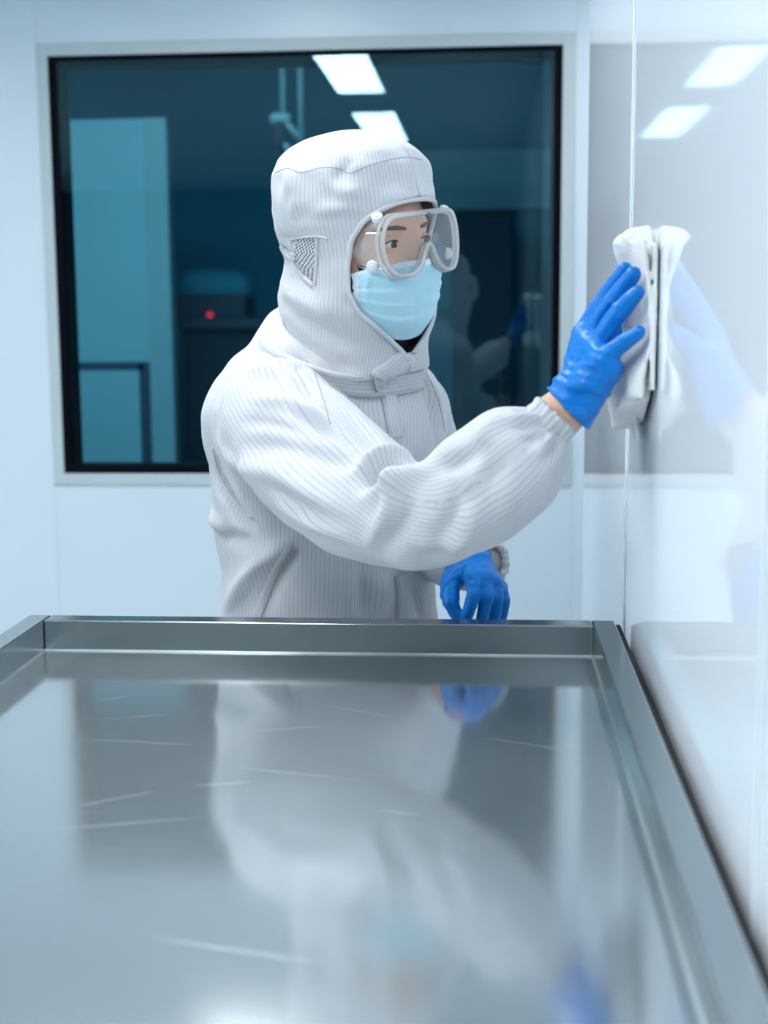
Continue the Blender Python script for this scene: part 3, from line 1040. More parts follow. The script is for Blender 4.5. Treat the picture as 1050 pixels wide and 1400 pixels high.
stripe_vals = np.array([stripe_of(v) for v in JV])
for _ in range(8):                        # even out the weave lines inside each panel
    df_ = stripe_vals[JE[:, 1]] - stripe_vals[JE[:, 0]]
    ok = np.abs(df_) < 0.006
    num = np.zeros(len(JV)); cnt = np.zeros(len(JV)) + 1e-9
    np.add.at(num, JE[ok, 0], df_[ok]); np.add.at(num, JE[ok, 1], -df_[ok])
    np.add.at(cnt, JE[ok, 0], 1); np.add.at(cnt, JE[ok, 1], 1)
    stripe_vals = stripe_vals + 0.6 * num / cnt
# soft crumple of the cloth
N = vnormals(JV, JF)
cr = np.array([mnoise.noise(Vector((v[0] * 9 + 3, v[1] * 9, v[2] * 13))) * 0.007 + mnoise.noise(Vector((v[0] * 22, v[1] * 22 + 7, v[2] * 28))) * 0.0034 for v in JV])
JV = JV + N * cr[:, None]
folds = [
    ([(300, 600), (315, 625), (340, 645)], 0.007, 0.004), ([(380, 690), (430, 715), (480, 735)], 0.008, 0.005), ([(360, 660), (410, 690), (460, 715)], 0.007, -0.004),
    ([(620, 700), (660, 665), (700, 620)], 0.008, -0.004), ([(560, 740), (600, 745), (640, 735)], 0.008, 0.003),
    # shoulder and upper sleeve
    ([(350, 545), (400, 555), (440, 572), (470, 600)], 0.007, 0.007),
    ([(395, 560), (425, 575), (455, 600)], 0.006, -0.007),
    ([(335, 575), (385, 580), (430, 600)], 0.007, -0.004),
    ([(330, 610), (390, 610), (440, 625), (490, 640)], 0.010, -0.006),
    ([(320, 640), (380, 650), (430, 680), (470, 700)], 0.009, 0.005),
    ([(345, 500), (400, 520), (440, 560)], 0.008, 0.005),
    # crook of the elbow
    ([(500, 665), (515, 650), (540, 638), (570, 632)], 0.006, -0.011),
    ([(485, 645), (520, 628), (555, 622)], 0.007, 0.010),
    ([(500, 680), (530, 668), (560, 650), (585, 640)], 0.007, 0.007),
    ([(505, 745), (530, 700), (540, 660), (545, 640)], 0.007, 0.006),
    ([(520, 755), (548, 715), (560, 680)], 0.007, -0.005),
    ([(610, 765), (640, 720), (650, 670), (640, 635)], 0.010, 0.006),
    ([(590, 770), (612, 730), (622, 690), (615, 650)], 0.009, -0.005),
    ([(655, 735), (690, 690), (700, 640), (680, 600)], 0.011, 0.005),
    ([(600, 640), (625, 630), (660, 615)], 0.007, -0.006),
    ([(655, 610), (668, 585), (690, 565)], 0.008, 0.004),
    ([(700, 700), (735, 650), (745, 610)], 0.009, 0.004),
    # gathers at the elastic cuff
    ([(700, 560), (725, 560), (742, 565)], 0.004, -0.004),
    ([(700, 585), (728, 580), (748, 578)], 0.004, -0.004),
    ([(715, 610), (740, 595), (754, 588)], 0.004, -0.004),
    ([(735, 640), (756, 610), (764, 598)], 0.004, -0.004),
    ([(690, 572), (720, 570), (745, 572)], 0.004, 0.003),
    ([(725, 625), (748, 602), (760, 592)], 0.004, 0.003),
    # under the arm, side of the body
    ([(290, 620), (300, 660), (320, 700), (350, 730)], 0.008, -0.010),
    ([(283, 660), (290, 700), (310, 740)], 0.010, 0.007),
    ([(285, 715), (310, 735), (350, 745)], 0.008, -0.006),
    ([(310, 830), (330, 800), (360, 765), (395, 745)], 0.008, 0.007),
    ([(365, 830), (375, 800), (395, 765), (405, 748)], 0.006, -0.008),
    ([(495, 845), (500, 815), (495, 780)], 0.008, -0.006),
    ([(520, 845), (525, 810), (520, 785)], 0.009, 0.004),
    ([(575, 845), (572, 815), (565, 790)], 0.008, -0.005),
    # chest
    ([(400, 480), (420, 520), (430, 560)], 0.005, -0.005),
    ([(560, 500), (590, 530), (605, 580)], 0.007, 0.004),
    ([(470, 560), (500, 590), (520, 620)], 0.009, -0.004),
    ([(575, 520), (590, 560), (598, 610)], 0.006, -0.004),
]
JV = strokes(JV, JF, [(p_, w_ * 0.95, a_ * 1.9) for p_, w_, a_ in folds])
JV = smooth_mesh(JV, JE, 1, 0.3)
jacket = mesh_obj('jacket', JV, JF, SUIT, person)
at = jacket.data.attributes.new('stripe', 'FLOAT', 'POINT'); at.data.foreach_set('value', stripe_vals)
jb = BVHTree.FromPolygons([tuple(v) for v in JV], JF)

# placket, pocket welt, raglan seam stitching
ribbon_on(jb, [(530, 528), (536, 570), (539, 585), (540, 597)], 0.022, 0.0018, name='placket', mat=SUIT, parent=jacket, stripe=True)
ribbon_on(jb, [(548, 786), (550, 815), (550, 850)], 0.022, 0.0018, name='placket', mat=SUIT, parent=jacket, stripe=True)
ribbon_on(jb, [(352, 842), (362, 815), (376, 780), (398, 742)], 0.012, 0.0009, name='pocket_welt', mat=PLAIN, parent=jacket)
for nm, pts in (('raglan_seam', [(418, 492), (430, 510), (440, 540), (452, 580)]), ('raglan_seam', [(560, 485), (585, 515), (600, 550), (608, 590)])):
    ribbon_on(jb, pts, 0.0016, 0.0004, lift=0.0002, name=nm, mat=SEAM, parent=jacket)

for pts in ([(518, 532), (524, 560), (529, 585), (531, 597)], [(539, 787), (541, 815), (541, 850)]):
    ribbon_on(jb, pts, 0.0016, 0.0005, lift=0.0004, name='placket_edge', mat=SEAM, parent=jacket)
ribbon_on(jb, [(291, 612), (298, 645), (316, 680), (345, 708)], 0.0035, 0.0012, name='armhole_seam', mat=PLAIN, parent=jacket)
# elastic cuffs


def cuff(center_row, prev_row, rpx, name, gather=0.045):
    c = P(*center_row); p = P(*prev_row); t = (c - p) / np.linalg.norm(c - p); a, bvec = frame_of(t)
    r = rpx * center_row[2] / FPX
    V = []; n = 96; rows = [(-0.010, 1.0), (-0.006, 1.06), (-0.001, 1.0), (0.003, 1.05), (0.006, 1.02), (0.008, 0.92), (0.006, 0.82), (0.0, 0.80)]
    S = []
    for k, (h, f) in enumerate(rows):
        for j in range(n):
            q = 2 * math.pi * j / n
            rr = r * f * (1 + gather * math.sin(23 * q) + 0.02 * math.sin(11 * q + 1))
            V.append(c + t * (h + 0.0012 * math.sin(17 * q + k)) + rr * (math.cos(q) * a + math.sin(q) * bvec)); S.append(q * r)
    o = mesh_obj(name, V, grid_faces(len(rows), n), SUIT, jacket)
    at = o.data.attributes.new('stripe', 'FLOAT', 'POINT'); at.data.foreach_set('value', S)
    o['label'] = 'gathered elastic cuff'


cuff((755, 574, 1.33), (740, 590, 1.33), 34, 'cuff')
cuff((660, 771, 1.662), (642, 762, 1.70), 37, 'cuff', 0.02)

# ---- hood
zt_tab = np.array([0.141, 0.136, 0.126, 0.112, 0.095, 0.060, 0.030, 0.005, -0.010, -0.030, -0.052, -0.075, -0.095, -0.115, -0.135, -0.160])
df_tab = np.array([0.004, 0.042, 0.070, 0.092, 0.103, 0.110, 0.111, 0.110, 0.108, 0.106, 0.104, 0.100, 0.092, 0.082, 0.074, 0.070])
db_tab = np.array([0.004, 0.050, 0.076, 0.094, 0.104, 0.109, 0.106, 0.097, 0.093, 0.102, 0.115, 0.114, 0.107, 0.104, 0.104, 0.110])
w_tab = np.array([0.004, 0.038, 0.060, 0.077, 0.088, 0.091, 0.091, 0.088, 0.086, 0.088, 0.092, 0.092, 0.088, 0.086, 0.088, 0.096])
op_z = np.array([0.070, 0.053, 0.052, 0.049, 0.043, 0.030, 0.010, -0.02, -0.05, -0.075, -0.090, -0.105, -0.118, -0.130, -0.142, -0.16])
op_d = np.array([0.0, 0.0, 12, 23, 34, 47, 56, 60, 59, 52, 42, 31, 20, 9, 0, 0])
NZ, NP = 150, 170
zs = np.linspace(0.141, -0.160, NZ)
V = []; S = []
for i, z in enumerate(zs):
    df = np.interp(z, zt_tab[::-1], df_tab[::-1]); db = np.interp(z, zt_tab[::-1], db_tab[::-1]); w = np.interp(z, zt_tab[::-1], w_tab[::-1])
    op = math.radians(np.interp(z, op_z[::-1], op_d[::-1]))
    for j in range(NP):
        bp = 2 * math.pi * j / (NP - 1); bq = min(bp, 2 * math.pi - bp); bm = 2.25 * op + 1e-6
        pq = bq + (op * (1 - bq / bm) ** 2 if bq < bm else 0.0)
        ph = pq if bp <= math.pi else 2 * math.pi - pq
        c = math.cos(ph)
        # the hem in front sits a little proud of the face
        x = w * math.sin(ph); y = (df if c > 0 else db) * c
        V.append((x, y, z))
        S.append((ph / (2 * math.pi)) * 0.62)
V = np.array(V)
E2 = edges_of(grid_faces(NZ, NP, wrap=False))
inner = np.ones(NZ * NP)
V = smooth_mesh(V, E2, 6, 0.4, mask=inner)
G = V.reshape(NZ, NP, 3)
for i, z in enumerate(zs):
    if np.interp(z, op_z[::-1], op_d[::-1]) < 0.01:
        mid = (G[i, 0] + G[i, NP - 1]) / 2; G[i, 0] = mid; G[i, NP - 1] = mid
V = G.reshape(-1, 3)
# crumple: puckers under the crown seam, folds at the nape
ang = np.arctan2(V[:, 0], V[:, 1])
rad = np.stack([V[:, 0], V[:, 1], np.zeros(len(V))], 1); rad /= np.linalg.norm(rad, axis=1)[:, None] + 1e-9
pk = np.exp(-((V[:, 2] - 0.085) / 0.018) ** 2) * 0.0035 * np.sin(ang * 9 + 2 * np.sin(ang * 3)) * np.clip(1 - V[:, 2] * 0, 0, 1)
V += rad * pk[:, None]
cr = np.array([mnoise.noise(Vector((v[0] * 16, v[1] * 16 + 5, v[2] * 22))) * 0.005 + mnoise.noise(Vector((v[0] * 40, v[1] * 40, v[2] * 50 + 9))) * 0.0016 for v in V])
edge = np.minimum(np.arange(NP), NP - 1 - np.arange(NP)); edge = np.tile(np.clip(edge / 8.0, 0, 1), NZ)
V += rad * (cr * (0.3 + 0.7 * edge))[:, None]
V = V @ HM.T + O
F = grid_faces(NZ, NP, wrap=False)
Nh = vnormals(V, F)
if np.mean(np.sum(Nh * (V - O), axis=1)) < 0:
    F = [f[::-1] for f in F]
hood_folds = [
    ([(395, 235), (405, 265), (400, 300)], 0.007, 0.005), ([(440, 240), (470, 262), (500, 258)], 0.007, 0.006),
    ([(480, 215), (470, 230), (455, 250)], 0.006, -0.006), ([(430, 290), (460, 285), (490, 288)], 0.006, 0.004),
    ([(380, 322), (400, 330), (420, 318)], 0.005, -0.004), ([(392, 350), (410, 380), (432, 400)], 0.007, -0.006),
    ([(380, 385), (400, 405), (430, 420), (460, 430)], 0.009, 0.006), ([(395, 420), (430, 445), (470, 465)], 0.007, -0.005),
    ([(400, 440), (440, 468), (490, 488)], 0.007, 0.004), ([(440, 395), (455, 420), (480, 450)], 0.006, 0.003),
    ([(384, 335), (388, 343), (396, 350)], 0.004, -0.006),
]
V = strokes(np.array(V), F, hood_folds)
hood = mesh_obj('hood', V, F, SUIT, person)
at = hood.data.attributes.new('stripe', 'FLOAT', 'POINT'); at.data.foreach_set('value', S)
md = hood.modifiers.new('thick', 'SOLIDIFY'); md.thickness = 0.0022; md.offset = -1
HV = np.array(V).reshape(NZ, NP, 3)
hb = BVHTree.FromPolygons([tuple(v) for v in V], F)
# rolled hem round the face opening
iz = [i for i, z in enumerate(zs) if -0.1418 < z < 0.0528]
loop = [HV[i, 0] for i in iz] + [HV[i, NP - 1] for i in iz[::-1]]
loop = np.array(loop)
for _ in range(3):
    loop = 0.5 * loop + 0.25 * (np.roll(loop, 1, 0) + np.roll(loop, -1, 0))
V, F = tube(loop, 0.0034, 10, closed=True)
o = mesh_obj('face_opening_hem', V, F, PLAIN, hood)
# crown seam
ribbon_on(hb, [(376, 236), (392, 230), (412, 236), (440, 229), (465, 231), (478, 237), (500, 228), (530, 219), (560, 215), (578, 219)], 0.0013, 0.0003, lift=0.0001, n=90, name='crown_seam', mat=SEAM, parent=hood)
# ear vent mesh
MESHVENT, nt, out = new_mat('ear_vent_mesh')
bs = nt.nodes.new('ShaderNodeBsdfPrincipled'); bs.inputs['Roughness'].default_value = 0.7
tc = nt.nodes.new('ShaderNodeUVMap')
mp = nt.nodes.new('ShaderNodeMapping'); mp.inputs['Scale'].default_value = (9, 14, 1); mp.inputs['Rotation'].default_value = (0, 0, 0.6)
nt.links.new(tc.outputs[0], mp.inputs[0])
ck = nt.nodes.new('ShaderNodeTexVoronoi'); ck.inputs['Scale'].default_value = 1.0; ck.inputs['Randomness'].default_value = 0.12
nt.links.new(mp.outputs[0], ck.inputs['Vector'])
rp = nt.nodes.new('ShaderNodeValToRGB'); rp.color_ramp.elements[0].position = 0.33; rp.color_ramp.elements[1].position = 0.45
rp.color_ramp.elements[0].color = (0.10, 0.11, 0.13, 1); rp.color_ramp.elements[1].color = (0.66, 0.68, 0.71, 1)
nt.links.new(ck.outputs['Distance'], rp.inputs[0]); nt.links.new(rp.outputs[0], bs.inputs['Base Color']); nt.links.new(bs.outputs[0], out.inputs[0])
V = []; UVs = []; nu, nv = 16, 24
for j in range(nv):
    t_ = j / (nv - 1); y = 325 + 62 * t_
    xL = np.interp(t_, [0, 0.35, 0.7, 1.0], [406, 401, 410, 429]); xR = 431
    for i in range(nu):
        x = xL + (xR - xL) * i / (nu - 1)
        h = cast(hb, x, y)
        V.append(np.array(h[0]) + np.array(h[1]) * -0.0 - ray(x, y) * 0.0012); UVs.append((i / (nu - 1) * (xR - xL) / 30, t_))
F = grid_faces(nv, nu, wrap=False)
ev = mesh_obj('ear_vent', V, F, MESHVENT, hood)
uv = ev.data.uv_layers.new(name='UVMap')
for lp in ev.data.loops: uv.data[lp.index].uv = UVs[lp.vertex_index]
ev['label'] = 'dark mesh ear vent'
ribbon_on(hb, [(394, 327), (430, 323), (448, 326)], 0.0020, 0.0012, name='vent_binding', mat=PLAIN, parent=hood)
ribbon_on(hb, [(434, 324), (433, 355), (431, 390)], 0.0030, 0.0012, name='vent_binding', mat=PLAIN, parent=hood)
ribbon_on(hb, [(398, 330), (400, 352), (411, 374), (428, 391)], 0.0030, 0.0012, name='vent_binding', mat=PLAIN, parent=hood)
# adjusting band at the nape
ribbon_on(hb, [(386, 336), (393, 345), (404, 352)], 0.012, 0.002, name='nape_strap', mat=PLAIN, parent=hood)

# ---- collar band with tab
comb = MB(); comb.add(JV, JF)
comb.add(HV.reshape(-1, 3), grid_faces(NZ, NP, wrap=False))
cb = BVHTree.FromPolygons(comb.V, comb.F)
bc = ring_tilt(-0.049, 1.0, 1.0, (0.024, -0.011), 0.38)
bA, bB, c0_ = bc[3:6], bc[6:9], bc[0:3]
ax_ = np.cross(bA, bB); ax_ /= np.linalg.norm(ax_)
if ax_[2] < 0: ax_ = -ax_
nb = 150; hs = (-0.0145, -0.0138, -0.006, 0.002, 0.0100, 0.0138, 0.0145)
RD = np.zeros((len(hs), nb))
angs = np.linspace(math.radians(-178), math.radians(178), nb)
for k, h_ in enumerate(hs):
    for j, q in enumerate(angs):
        d = math.sin(q) * bA + math.cos(q) * bB; d /= np.linalg.norm(d)
        o_ = c0_ + ax_ * h_
        h = cb.ray_cast(Vector(o_ + d * 0.20), Vector(-d))
        RD[k, j] = np.linalg.norm(np.array(h[0]) - o_) if h[0] is not None else 0.10
RD = np.clip(RD, 0.07, np.interp(np.abs(angs), [0, 1.3, 1.9, 2.35, 2.6, 3.2], [0.125, 0.118, 0.111, 0.101, 0.090, 0.088])[None, :])
for _ in range(60):
    RD[:, 1:-1] = 0.5 * RD[:, 1:-1] + 0.25 * (RD[:, :-2] + RD[:, 2:])
RD[:] = 0.6 * RD.mean(0) + 0.4 * RD
V = []; S = []
for k, h_ in enumerate(hs):
    for j, q in enumerate(angs):
        d = math.sin(q) * bA + math.cos(q) * bB; d /= np.linalg.norm(d)
        V.append(c0_ + ax_ * h_ + d * (RD[k, j] + (0.0035 if 0 < k < len(hs) - 1 else -0.003))); S.append(h_)
cbn = mesh_obj('collar_band', V, grid_faces(len(hs), nb, wrap=False), SUIT, jacket)
at = cbn.data.attributes.new('stripe', 'FLOAT', 'POINT'); at.data.foreach_set('value', S)
comb.add(V, grid_faces(len(hs), nb, wrap=False))
cb = BVHTree.FromPolygons(comb.V, comb.F)
ribbon_on(cb, [(510, 521), (528, 512), (546, 497), (556, 486)], 0.030, 0.002, lift=0.002, name='collar_tab', mat=SUIT, parent=jacket, stripe=True)

# ---- trousers and boots (behind the table)
tr = MB()
for s in (1, -1):
    hip = base + tR * s * 0.082 + np.array([0, 0, EYE - 0.60]); kn = base + tR * s * 0.10 + tF * 0.02 + np.array([0, 0, 0.47]); an = base + tR * s * 0.11 + np.array([0, 0, 0.12])
    V, F = capsule(hip, kn, 0.098, 0.076, 30); tr.add(V, F)
    V, F = capsule(kn, an, 0.076, 0.062, 30); tr.add(V, F)
V, F, S_ = loft([ring_t(-0.56, 0.16, 0.112), ring_t(-0.62, 0.165, 0.115), ring_t(-0.70, 0.165, 0.115), ring_t(-0.76, 0.12, 0.09)], 20, 40); tr.add(V, F)
V, F = remesh(tr.V, tr.F, 0.008)
V = smooth_mesh(V, edges_of(F), 8)
N = vnormals(V, F)
V = V + N * np.array([mnoise.noise(Vector((v[0] * 8, v[1] * 8, v[2] * 18))) * 0.006 for v in V])[:, None]
mesh_obj('trousers', V, F, PLAIN, person)
for s in (1, -1):
    an = base + tR * s * 0.11
    bo = MB()
    V, F = capsule(an + np.array([0, 0, 0.24]), an + np.array([0, 0, 0.07]), 0.058, 0.052, 24); bo.add(V, F)
    V, F = capsule(an - tF * 0.035 + np.array([0, 0, 0.05]), an + tF * 0.15 + np.array([0, 0, 0.045]), 0.048, 0.042, 24); bo.add(V, F)
    V, F = remesh(bo.V, bo.F, 0.007)
    V = smooth_mesh(V, edges_of(F), 4); V[:, 2] = np.maximum(V[:, 2], 0.0)
    mesh_obj('boot', V, F, PLAIN, person)

# ---- gloves


def glove(H_, wrist, cuff_len, folds, back):
    caps, J, W, axis = hand_shapes(H_, wrist, 1.0)
    if H_ is LH:
        caps = [(a, c, r0 * (0.88 if r0 < 0.0113 else 1), r1 * (0.88 if r1 < 0.0103 else 1)) for a, c, r0, r1 in caps]
    m = MB()
    for a, c, r0, r1 in caps:
        V, F = capsule(a, c, r0, r1, 18); m.add(V, F)
    fore = P(*back)
    t = (fore - W) / np.linalg.norm(fore - W)
    V, F = capsule(W + 0.1 * axis, W + t * cuff_len, 0.0250, 0.0290, 28); m.add(V, F)
    V, F = remesh(m.V, m.F, 0.0017)
    E3 = edges_of(F)
    V = smooth_mesh(V, E3, 6, 0.5)
    # open flat edge at the wrist
    cut = (V - (W + t * cuff_len * 0.9)) @ t
    V = V - np.outer(np.clip(cut, 0, None), t)
    N = vnormals(V, F)
    # stretch creases running round the wrist and palm
    s = (V - W) @ (axis / np.linalg.norm(axis))
    nz = np.array([mnoise.noise(Vector((v[0] * 22, v[1] * 22, v[2] * 22))) for v in V])
    crease = np.sin(s * 620 + nz * 9.0) * 0.0006 + np.sin(s * 310 + nz * 6 + 1) * 0.0008
    amt = np.clip((0.075 - s) / 0.045, 0.12, 1)
    fine = np.array([mnoise.noise(Vector((v[0] * 70, v[1] * 70, v[2] * 70 + 4))) for v in V]) * 0.0007
    V = V + N * (crease * amt + fine)[:, None]
    V = strokes(V, F, folds)
    g = mesh_obj('glove', V, F, GLOVE, person)
    # rolled bead at the glove mouth
    a, c = frame_of(t); ring = []
    gb = BVHTree.FromPolygons([tuple(v) for v in V], F)
    for j in range(60):
        q = 2 * math.pi * j / 60; d = math.cos(q) * a + math.sin(q) * c
        o_ = W + t * (cuff_len * 0.9 - 0.0015)
        h = gb.ray_cast(Vector(o_ + d * 0.08), Vector(-d))
        ring.append(np.array(h[0]) if h[0] is not None else o_ + d * 0.028)
    ring = np.array(ring)
    V, F = tube(ring, 0.0013, 8, closed=True)
    mesh_obj('rolled_edge', V, F, GLOVE, g)
    return g


gr = glove(RH, RWR, -0.002, [
    ([(815, 448), (828, 428), (842, 412)], 0.0022, -0.0015), ([(826, 460), (840, 445), (852, 432)], 0.002, -0.0012),
    ([(785, 500), (805, 505), (830, 512)], 0.0022, -0.0016), ([(778, 515), (800, 525), (826, 530)], 0.0022, 0.0016),
    ([(770, 530), (795, 545), (818, 548)], 0.0022, -0.0016), ([(795, 470), (815, 482), (836, 490)], 0.0022, -0.0014),
    ([(830, 412), (838, 416), (846, 422)], 0.002, 0.0014), ([(842, 432), (850, 436), (856, 440)], 0.002, 0.0012)], (745, 588, 1.335))
gr['label'] = 'blue nitrile glove pressing the towel'
gl = glove(LH, LWR, 0.012, [
    ([(640, 800), (650, 798), (664, 800)], 0.0022, 0.0014), ([(635, 775), (645, 780), (655, 788)], 0.0022, -0.0012)], (630, 750, 1.69))
gl['label'] = 'blue nitrile glove hanging at the tray edge'

# ---- face mask
nu, nv = 61, 44
V = []
for j in range(nv):
    t_ = j / (nv - 1)                        # 0 nose .. 1 chin
    for i in range(nu):
        u = -1 + 2 * i / (nu - 1)
        a_ = u * math.radians(80)
        zc = np.interp(t_, [0, 1], [-0.020, -0.117]) ; ze = np.interp(t_, [0, 1], [-0.029, -0.080])
        wgt = abs(u) ** 2.2
        z = zc * (1 - wgt) + ze * wgt
        yc = np.interp(t_, [0, 0.12, 0.35, 0.6, 0.8, 1.0], [0.114, 0.113, 0.106, 0.099, 0.091, 0.076])
        hw_ = np.interp(t_, [0, 0.5, 0.85, 1.0], [0.070, 0.072, 0.066, 0.056])
        if t_ < 0.16:                        # pinched over the nose bridge
            yc_side = 0.090
            nose = math.exp(-(u / 0.26) ** 2)
            yc = yc_side + (yc - yc_side) * (nose * (1 - t_ / 0.16) + t_ / 0.16)
        x = hw_ * math.sin(a_) / math.sin(math.radians(80)); y = 0.040 + (yc - 0.040) * max(0.0, math.cos(a_ * 1.06)) ** 0.62
        # three pleats pressed across the mask, fading to the middle
        pl = 0
        for c0, k in ((0.36, 1), (0.55, 1), (0.74, 0.9)):
            d = (t_ - c0 - 0.02 * abs(u)) / 0.035
            pl += k * (0.0022 * math.exp(-d * d) - 0.0020 * math.exp(-(d + 1.6) ** 2)) * (0.12 + 0.88 * abs(u) ** 1.1)
        y += pl + 0.0015 * mnoise.noise(Vector((x * 50, t_ * 6, 3)))
        V.append(H((x, y, z)))
F = grid_faces(nv, nu, wrap=False)
mask = mesh_obj('face_mask', V, F, MASK, person)
md = mask.modifiers.new('thick', 'SOLIDIFY'); md.thickness = 0.0016; md.offset = -1
mv = np.array(V).reshape(nv, nu, 3)


def strip_from(rows, name, lift=0.0008):
    Vv = []
    for r_ in rows:
        for q in r_: Vv.append(q + hF * lift)
    return mesh_obj(name, Vv, grid_faces(len(rows), len(rows[0]), wrap=False), MASKEDGE, mask)


strip_from([mv[0], mv[1], mv[2], mv[3]], 'top_binding')
for ii in (slice(0, 3), slice(nu - 3, nu)):
    rr = mv[:, ii]
    Vv = [q + hF * 0.0004 + (q - O) / np.linalg.norm(q - O) * 0.0006 for q in rr.reshape(-1, 3)]
    mesh_obj('side_binding', Vv, grid_faces(nv, 3, wrap=False), MASKEDGE, mask)
STITCH = principled('mask_weld_marks', (0.20, 0.44, 0.56), 0.8)
dots = MB()
for jj in (5, 6.4):
    for i in range(2, nu - 2):
        for f_ in (0.0, 0.5):
            j0 = int(jj); q = mv[j0, i] * (1 - f_) + mv[j0, i + 1] * f_ + (mv[j0 + 1, i] - mv[j0, i]) * (jj - j0)
            n_ = np.cross(mv[j0, i + 1] - mv[j0, i - 1], mv[j0 + 1, i] - mv[j0 - 1, i]); n_ /= np.linalg.norm(n_)
            if n_ @ hF < 0: n_ = -n_
            V2, F2 = capsule(q + n_ * 0.0001, q + n_ * 0.0003, 0.00022, 0.00016, 6); dots.add(V2, F2)
for ii in (5, nu - 6):
    for j in range(6, 26):
        q = mv[j, ii]; q2 = mv[j, ii + (2 if ii < nu / 2 else -2)]
        n_ = np.cross(mv[j, ii + 1] - mv[j, ii - 1], mv[j + 1, ii] - mv[j - 1, ii]); n_ /= np.linalg.norm(n_)
        if n_ @ hF < 0: n_ = -n_
        V2, F2 = capsule(q + n_ * 0.0002, q2 + n_ * 0.0002, 0.00016, 0.00016, 6); dots.add(V2, F2)
dots.build('weld_marks', STITCH, mask, True)['kind'] = 'stuff'
for s, iu in ((1, nu - 1), (-1, 0)):
    for jj, zz in ((2, 0.004), (nv - 4, -0.03)):
        p0 = mv[jj, iu]; p1 = H((s * 0.0835, -0.012, zz))
        mid = (p0 + p1) / 2 + HM @ np.array([s * 0.006, 0, 0])
        V, F = tube(catmull([p0, mid, p1], 16), 0.0014, 8)
        mesh_obj('ear_loop', V, F, MASKEDGE, mask)

# ---- goggles


def g_top(u):
    a_ = abs(u)
    return 0.033 if a_ < 0.050 else 0.033 - 0.033 * (1 - math.sqrt(max(0, 1 - ((a_ - 0.050) / 0.0201) ** 2)))


def g_bot(u):
    a_ = abs(u)
    lobe = -0.037
    if a_ < 0.021:
        k = a_ / 0.021
        return -0.002 + (lobe * 0.82 + 0.002) * (3 * k * k - 2 * k ** 3) ** 0.9
    if a_ < 0.034:
        k = (a_ - 0.021) / 0.013
        return lobe * (0.82 + 0.18 * math.sin(k * math.pi / 2))
    if a_ < 0.046: return lobe
    return lobe * math.sqrt(max(0, 1 - ((a_ - 0.046) / 0.0241) ** 2))


def lens_y(u): return 0.1175 - 2.6 * u * u


HWG = 0.0700
us = HWG * np.sin(np.linspace(-math.pi / 2, math.pi / 2, 81))
GZ = 0.001
GX = -0.003
V = []; rows = 14
for u in us:
    for j in range(rows):
        v = g_bot(u) + (g_top(u) - g_bot(u)) * j / (rows - 1)
        V.append(H((u + GX, lens_y(u), v + GZ)))
goggles = empty('goggles', (0, 0, 0))
goggles.parent = person
lens = mesh_obj('lens', V, grid_faces(len(us), rows, wrap=False), LENS, goggles)
outline = [(u, g_top(u)) for u in us] + [(u, g_bot(u)) for u in us[::-1][1:-1]]
ol = []
for k, (u, v) in enumerate(outline): ol.append((u, v))
ol = np.array(ol)
# even spacing
d = np.linalg.norm(np.roll(ol, -1, 0) - ol, axis=1); cum = np.concatenate([[0], np.cumsum(d)]); tot = cum[-1]
cl = np.vstack([ol, ol[:1]]); q = np.linspace(0, tot, 180, endpoint=False)
ol = np.stack([np.interp(q, cum, cl[:, 0]), np.interp(q, cum, cl[:, 1])], 1)
for _ in range(3): ol = 0.5 * ol + 0.25 * (np.roll(ol, 1, 0) + np.roll(ol, -1, 0))
path = [H((u + GX, lens_y(u), v + GZ)) for u, v in ol]
V, F = tube(path, 0.0028, 12, closed=True)
mesh_obj('lens_rim', V, F, RIMVINYL, goggles)
path = [H((u * 1.03 + GX, lens_y(u) - 0.007, v * 1.05 + GZ)) for u, v in ol]
V, F = tube(path, 0.0024, 10, closed=True)
mesh_obj('skirt_flange', V, F, RIMVINYL, goggles)
# soft skirt from rim back to the face
V = []; nrow = 9
for j in range(nrow):
    f_ = j / (nrow - 1)
    for u, v in ol:
        uu = u * (1.03 - 0.02 * f_) + GX; vv = v * (1.05 + 0.06 * f_)
        yfront = lens_y(u) - 0.003
        yback = 0.086 - 6.5 * u * u + 0.012 * math.exp(-(u / 0.016) ** 2)
        V.append(H((uu, yfront + (min(yback, yfront - 0.012) - yfront) * f_, vv + GZ)))
mesh_obj('skirt', V, grid_faces(nrow, len(ol)), SOFTVINYL, goggles)
# vents on the skirt


def vent(u, y, v, du, dy, dv, r=0.0072):
    c = H((u, y, v + GZ)); dr = HM @ np.array([du, dy, dv]); dr /= np.linalg.norm(dr)
    m = MB(); m.cyl(c - dr * 0.002, c + dr * 0.0045, r, r * 0.92, 28)
    o = m.build('vent', VENT, goggles, bevel=0.0008)
    m = MB(); m.cyl(c + dr * 0.0045, c + dr * 0.0062, r * 0.62, r * 0.55, 24); m.build('vent_cap', VENT, goggles, bevel=0.0004)


vent(0.060, 0.094, 0.0325, 0.55, 0.3, 0.8)
vent(-0.062, 0.096, 0.0325, -0.55, 0.3, 0.8)
vent(0.067, 0.086, -0.022, 0.85, 0.4, -0.35)
vent(-0.061, 0.097, -0.020, -0.6, 0.6, -0.1, 0.0078)
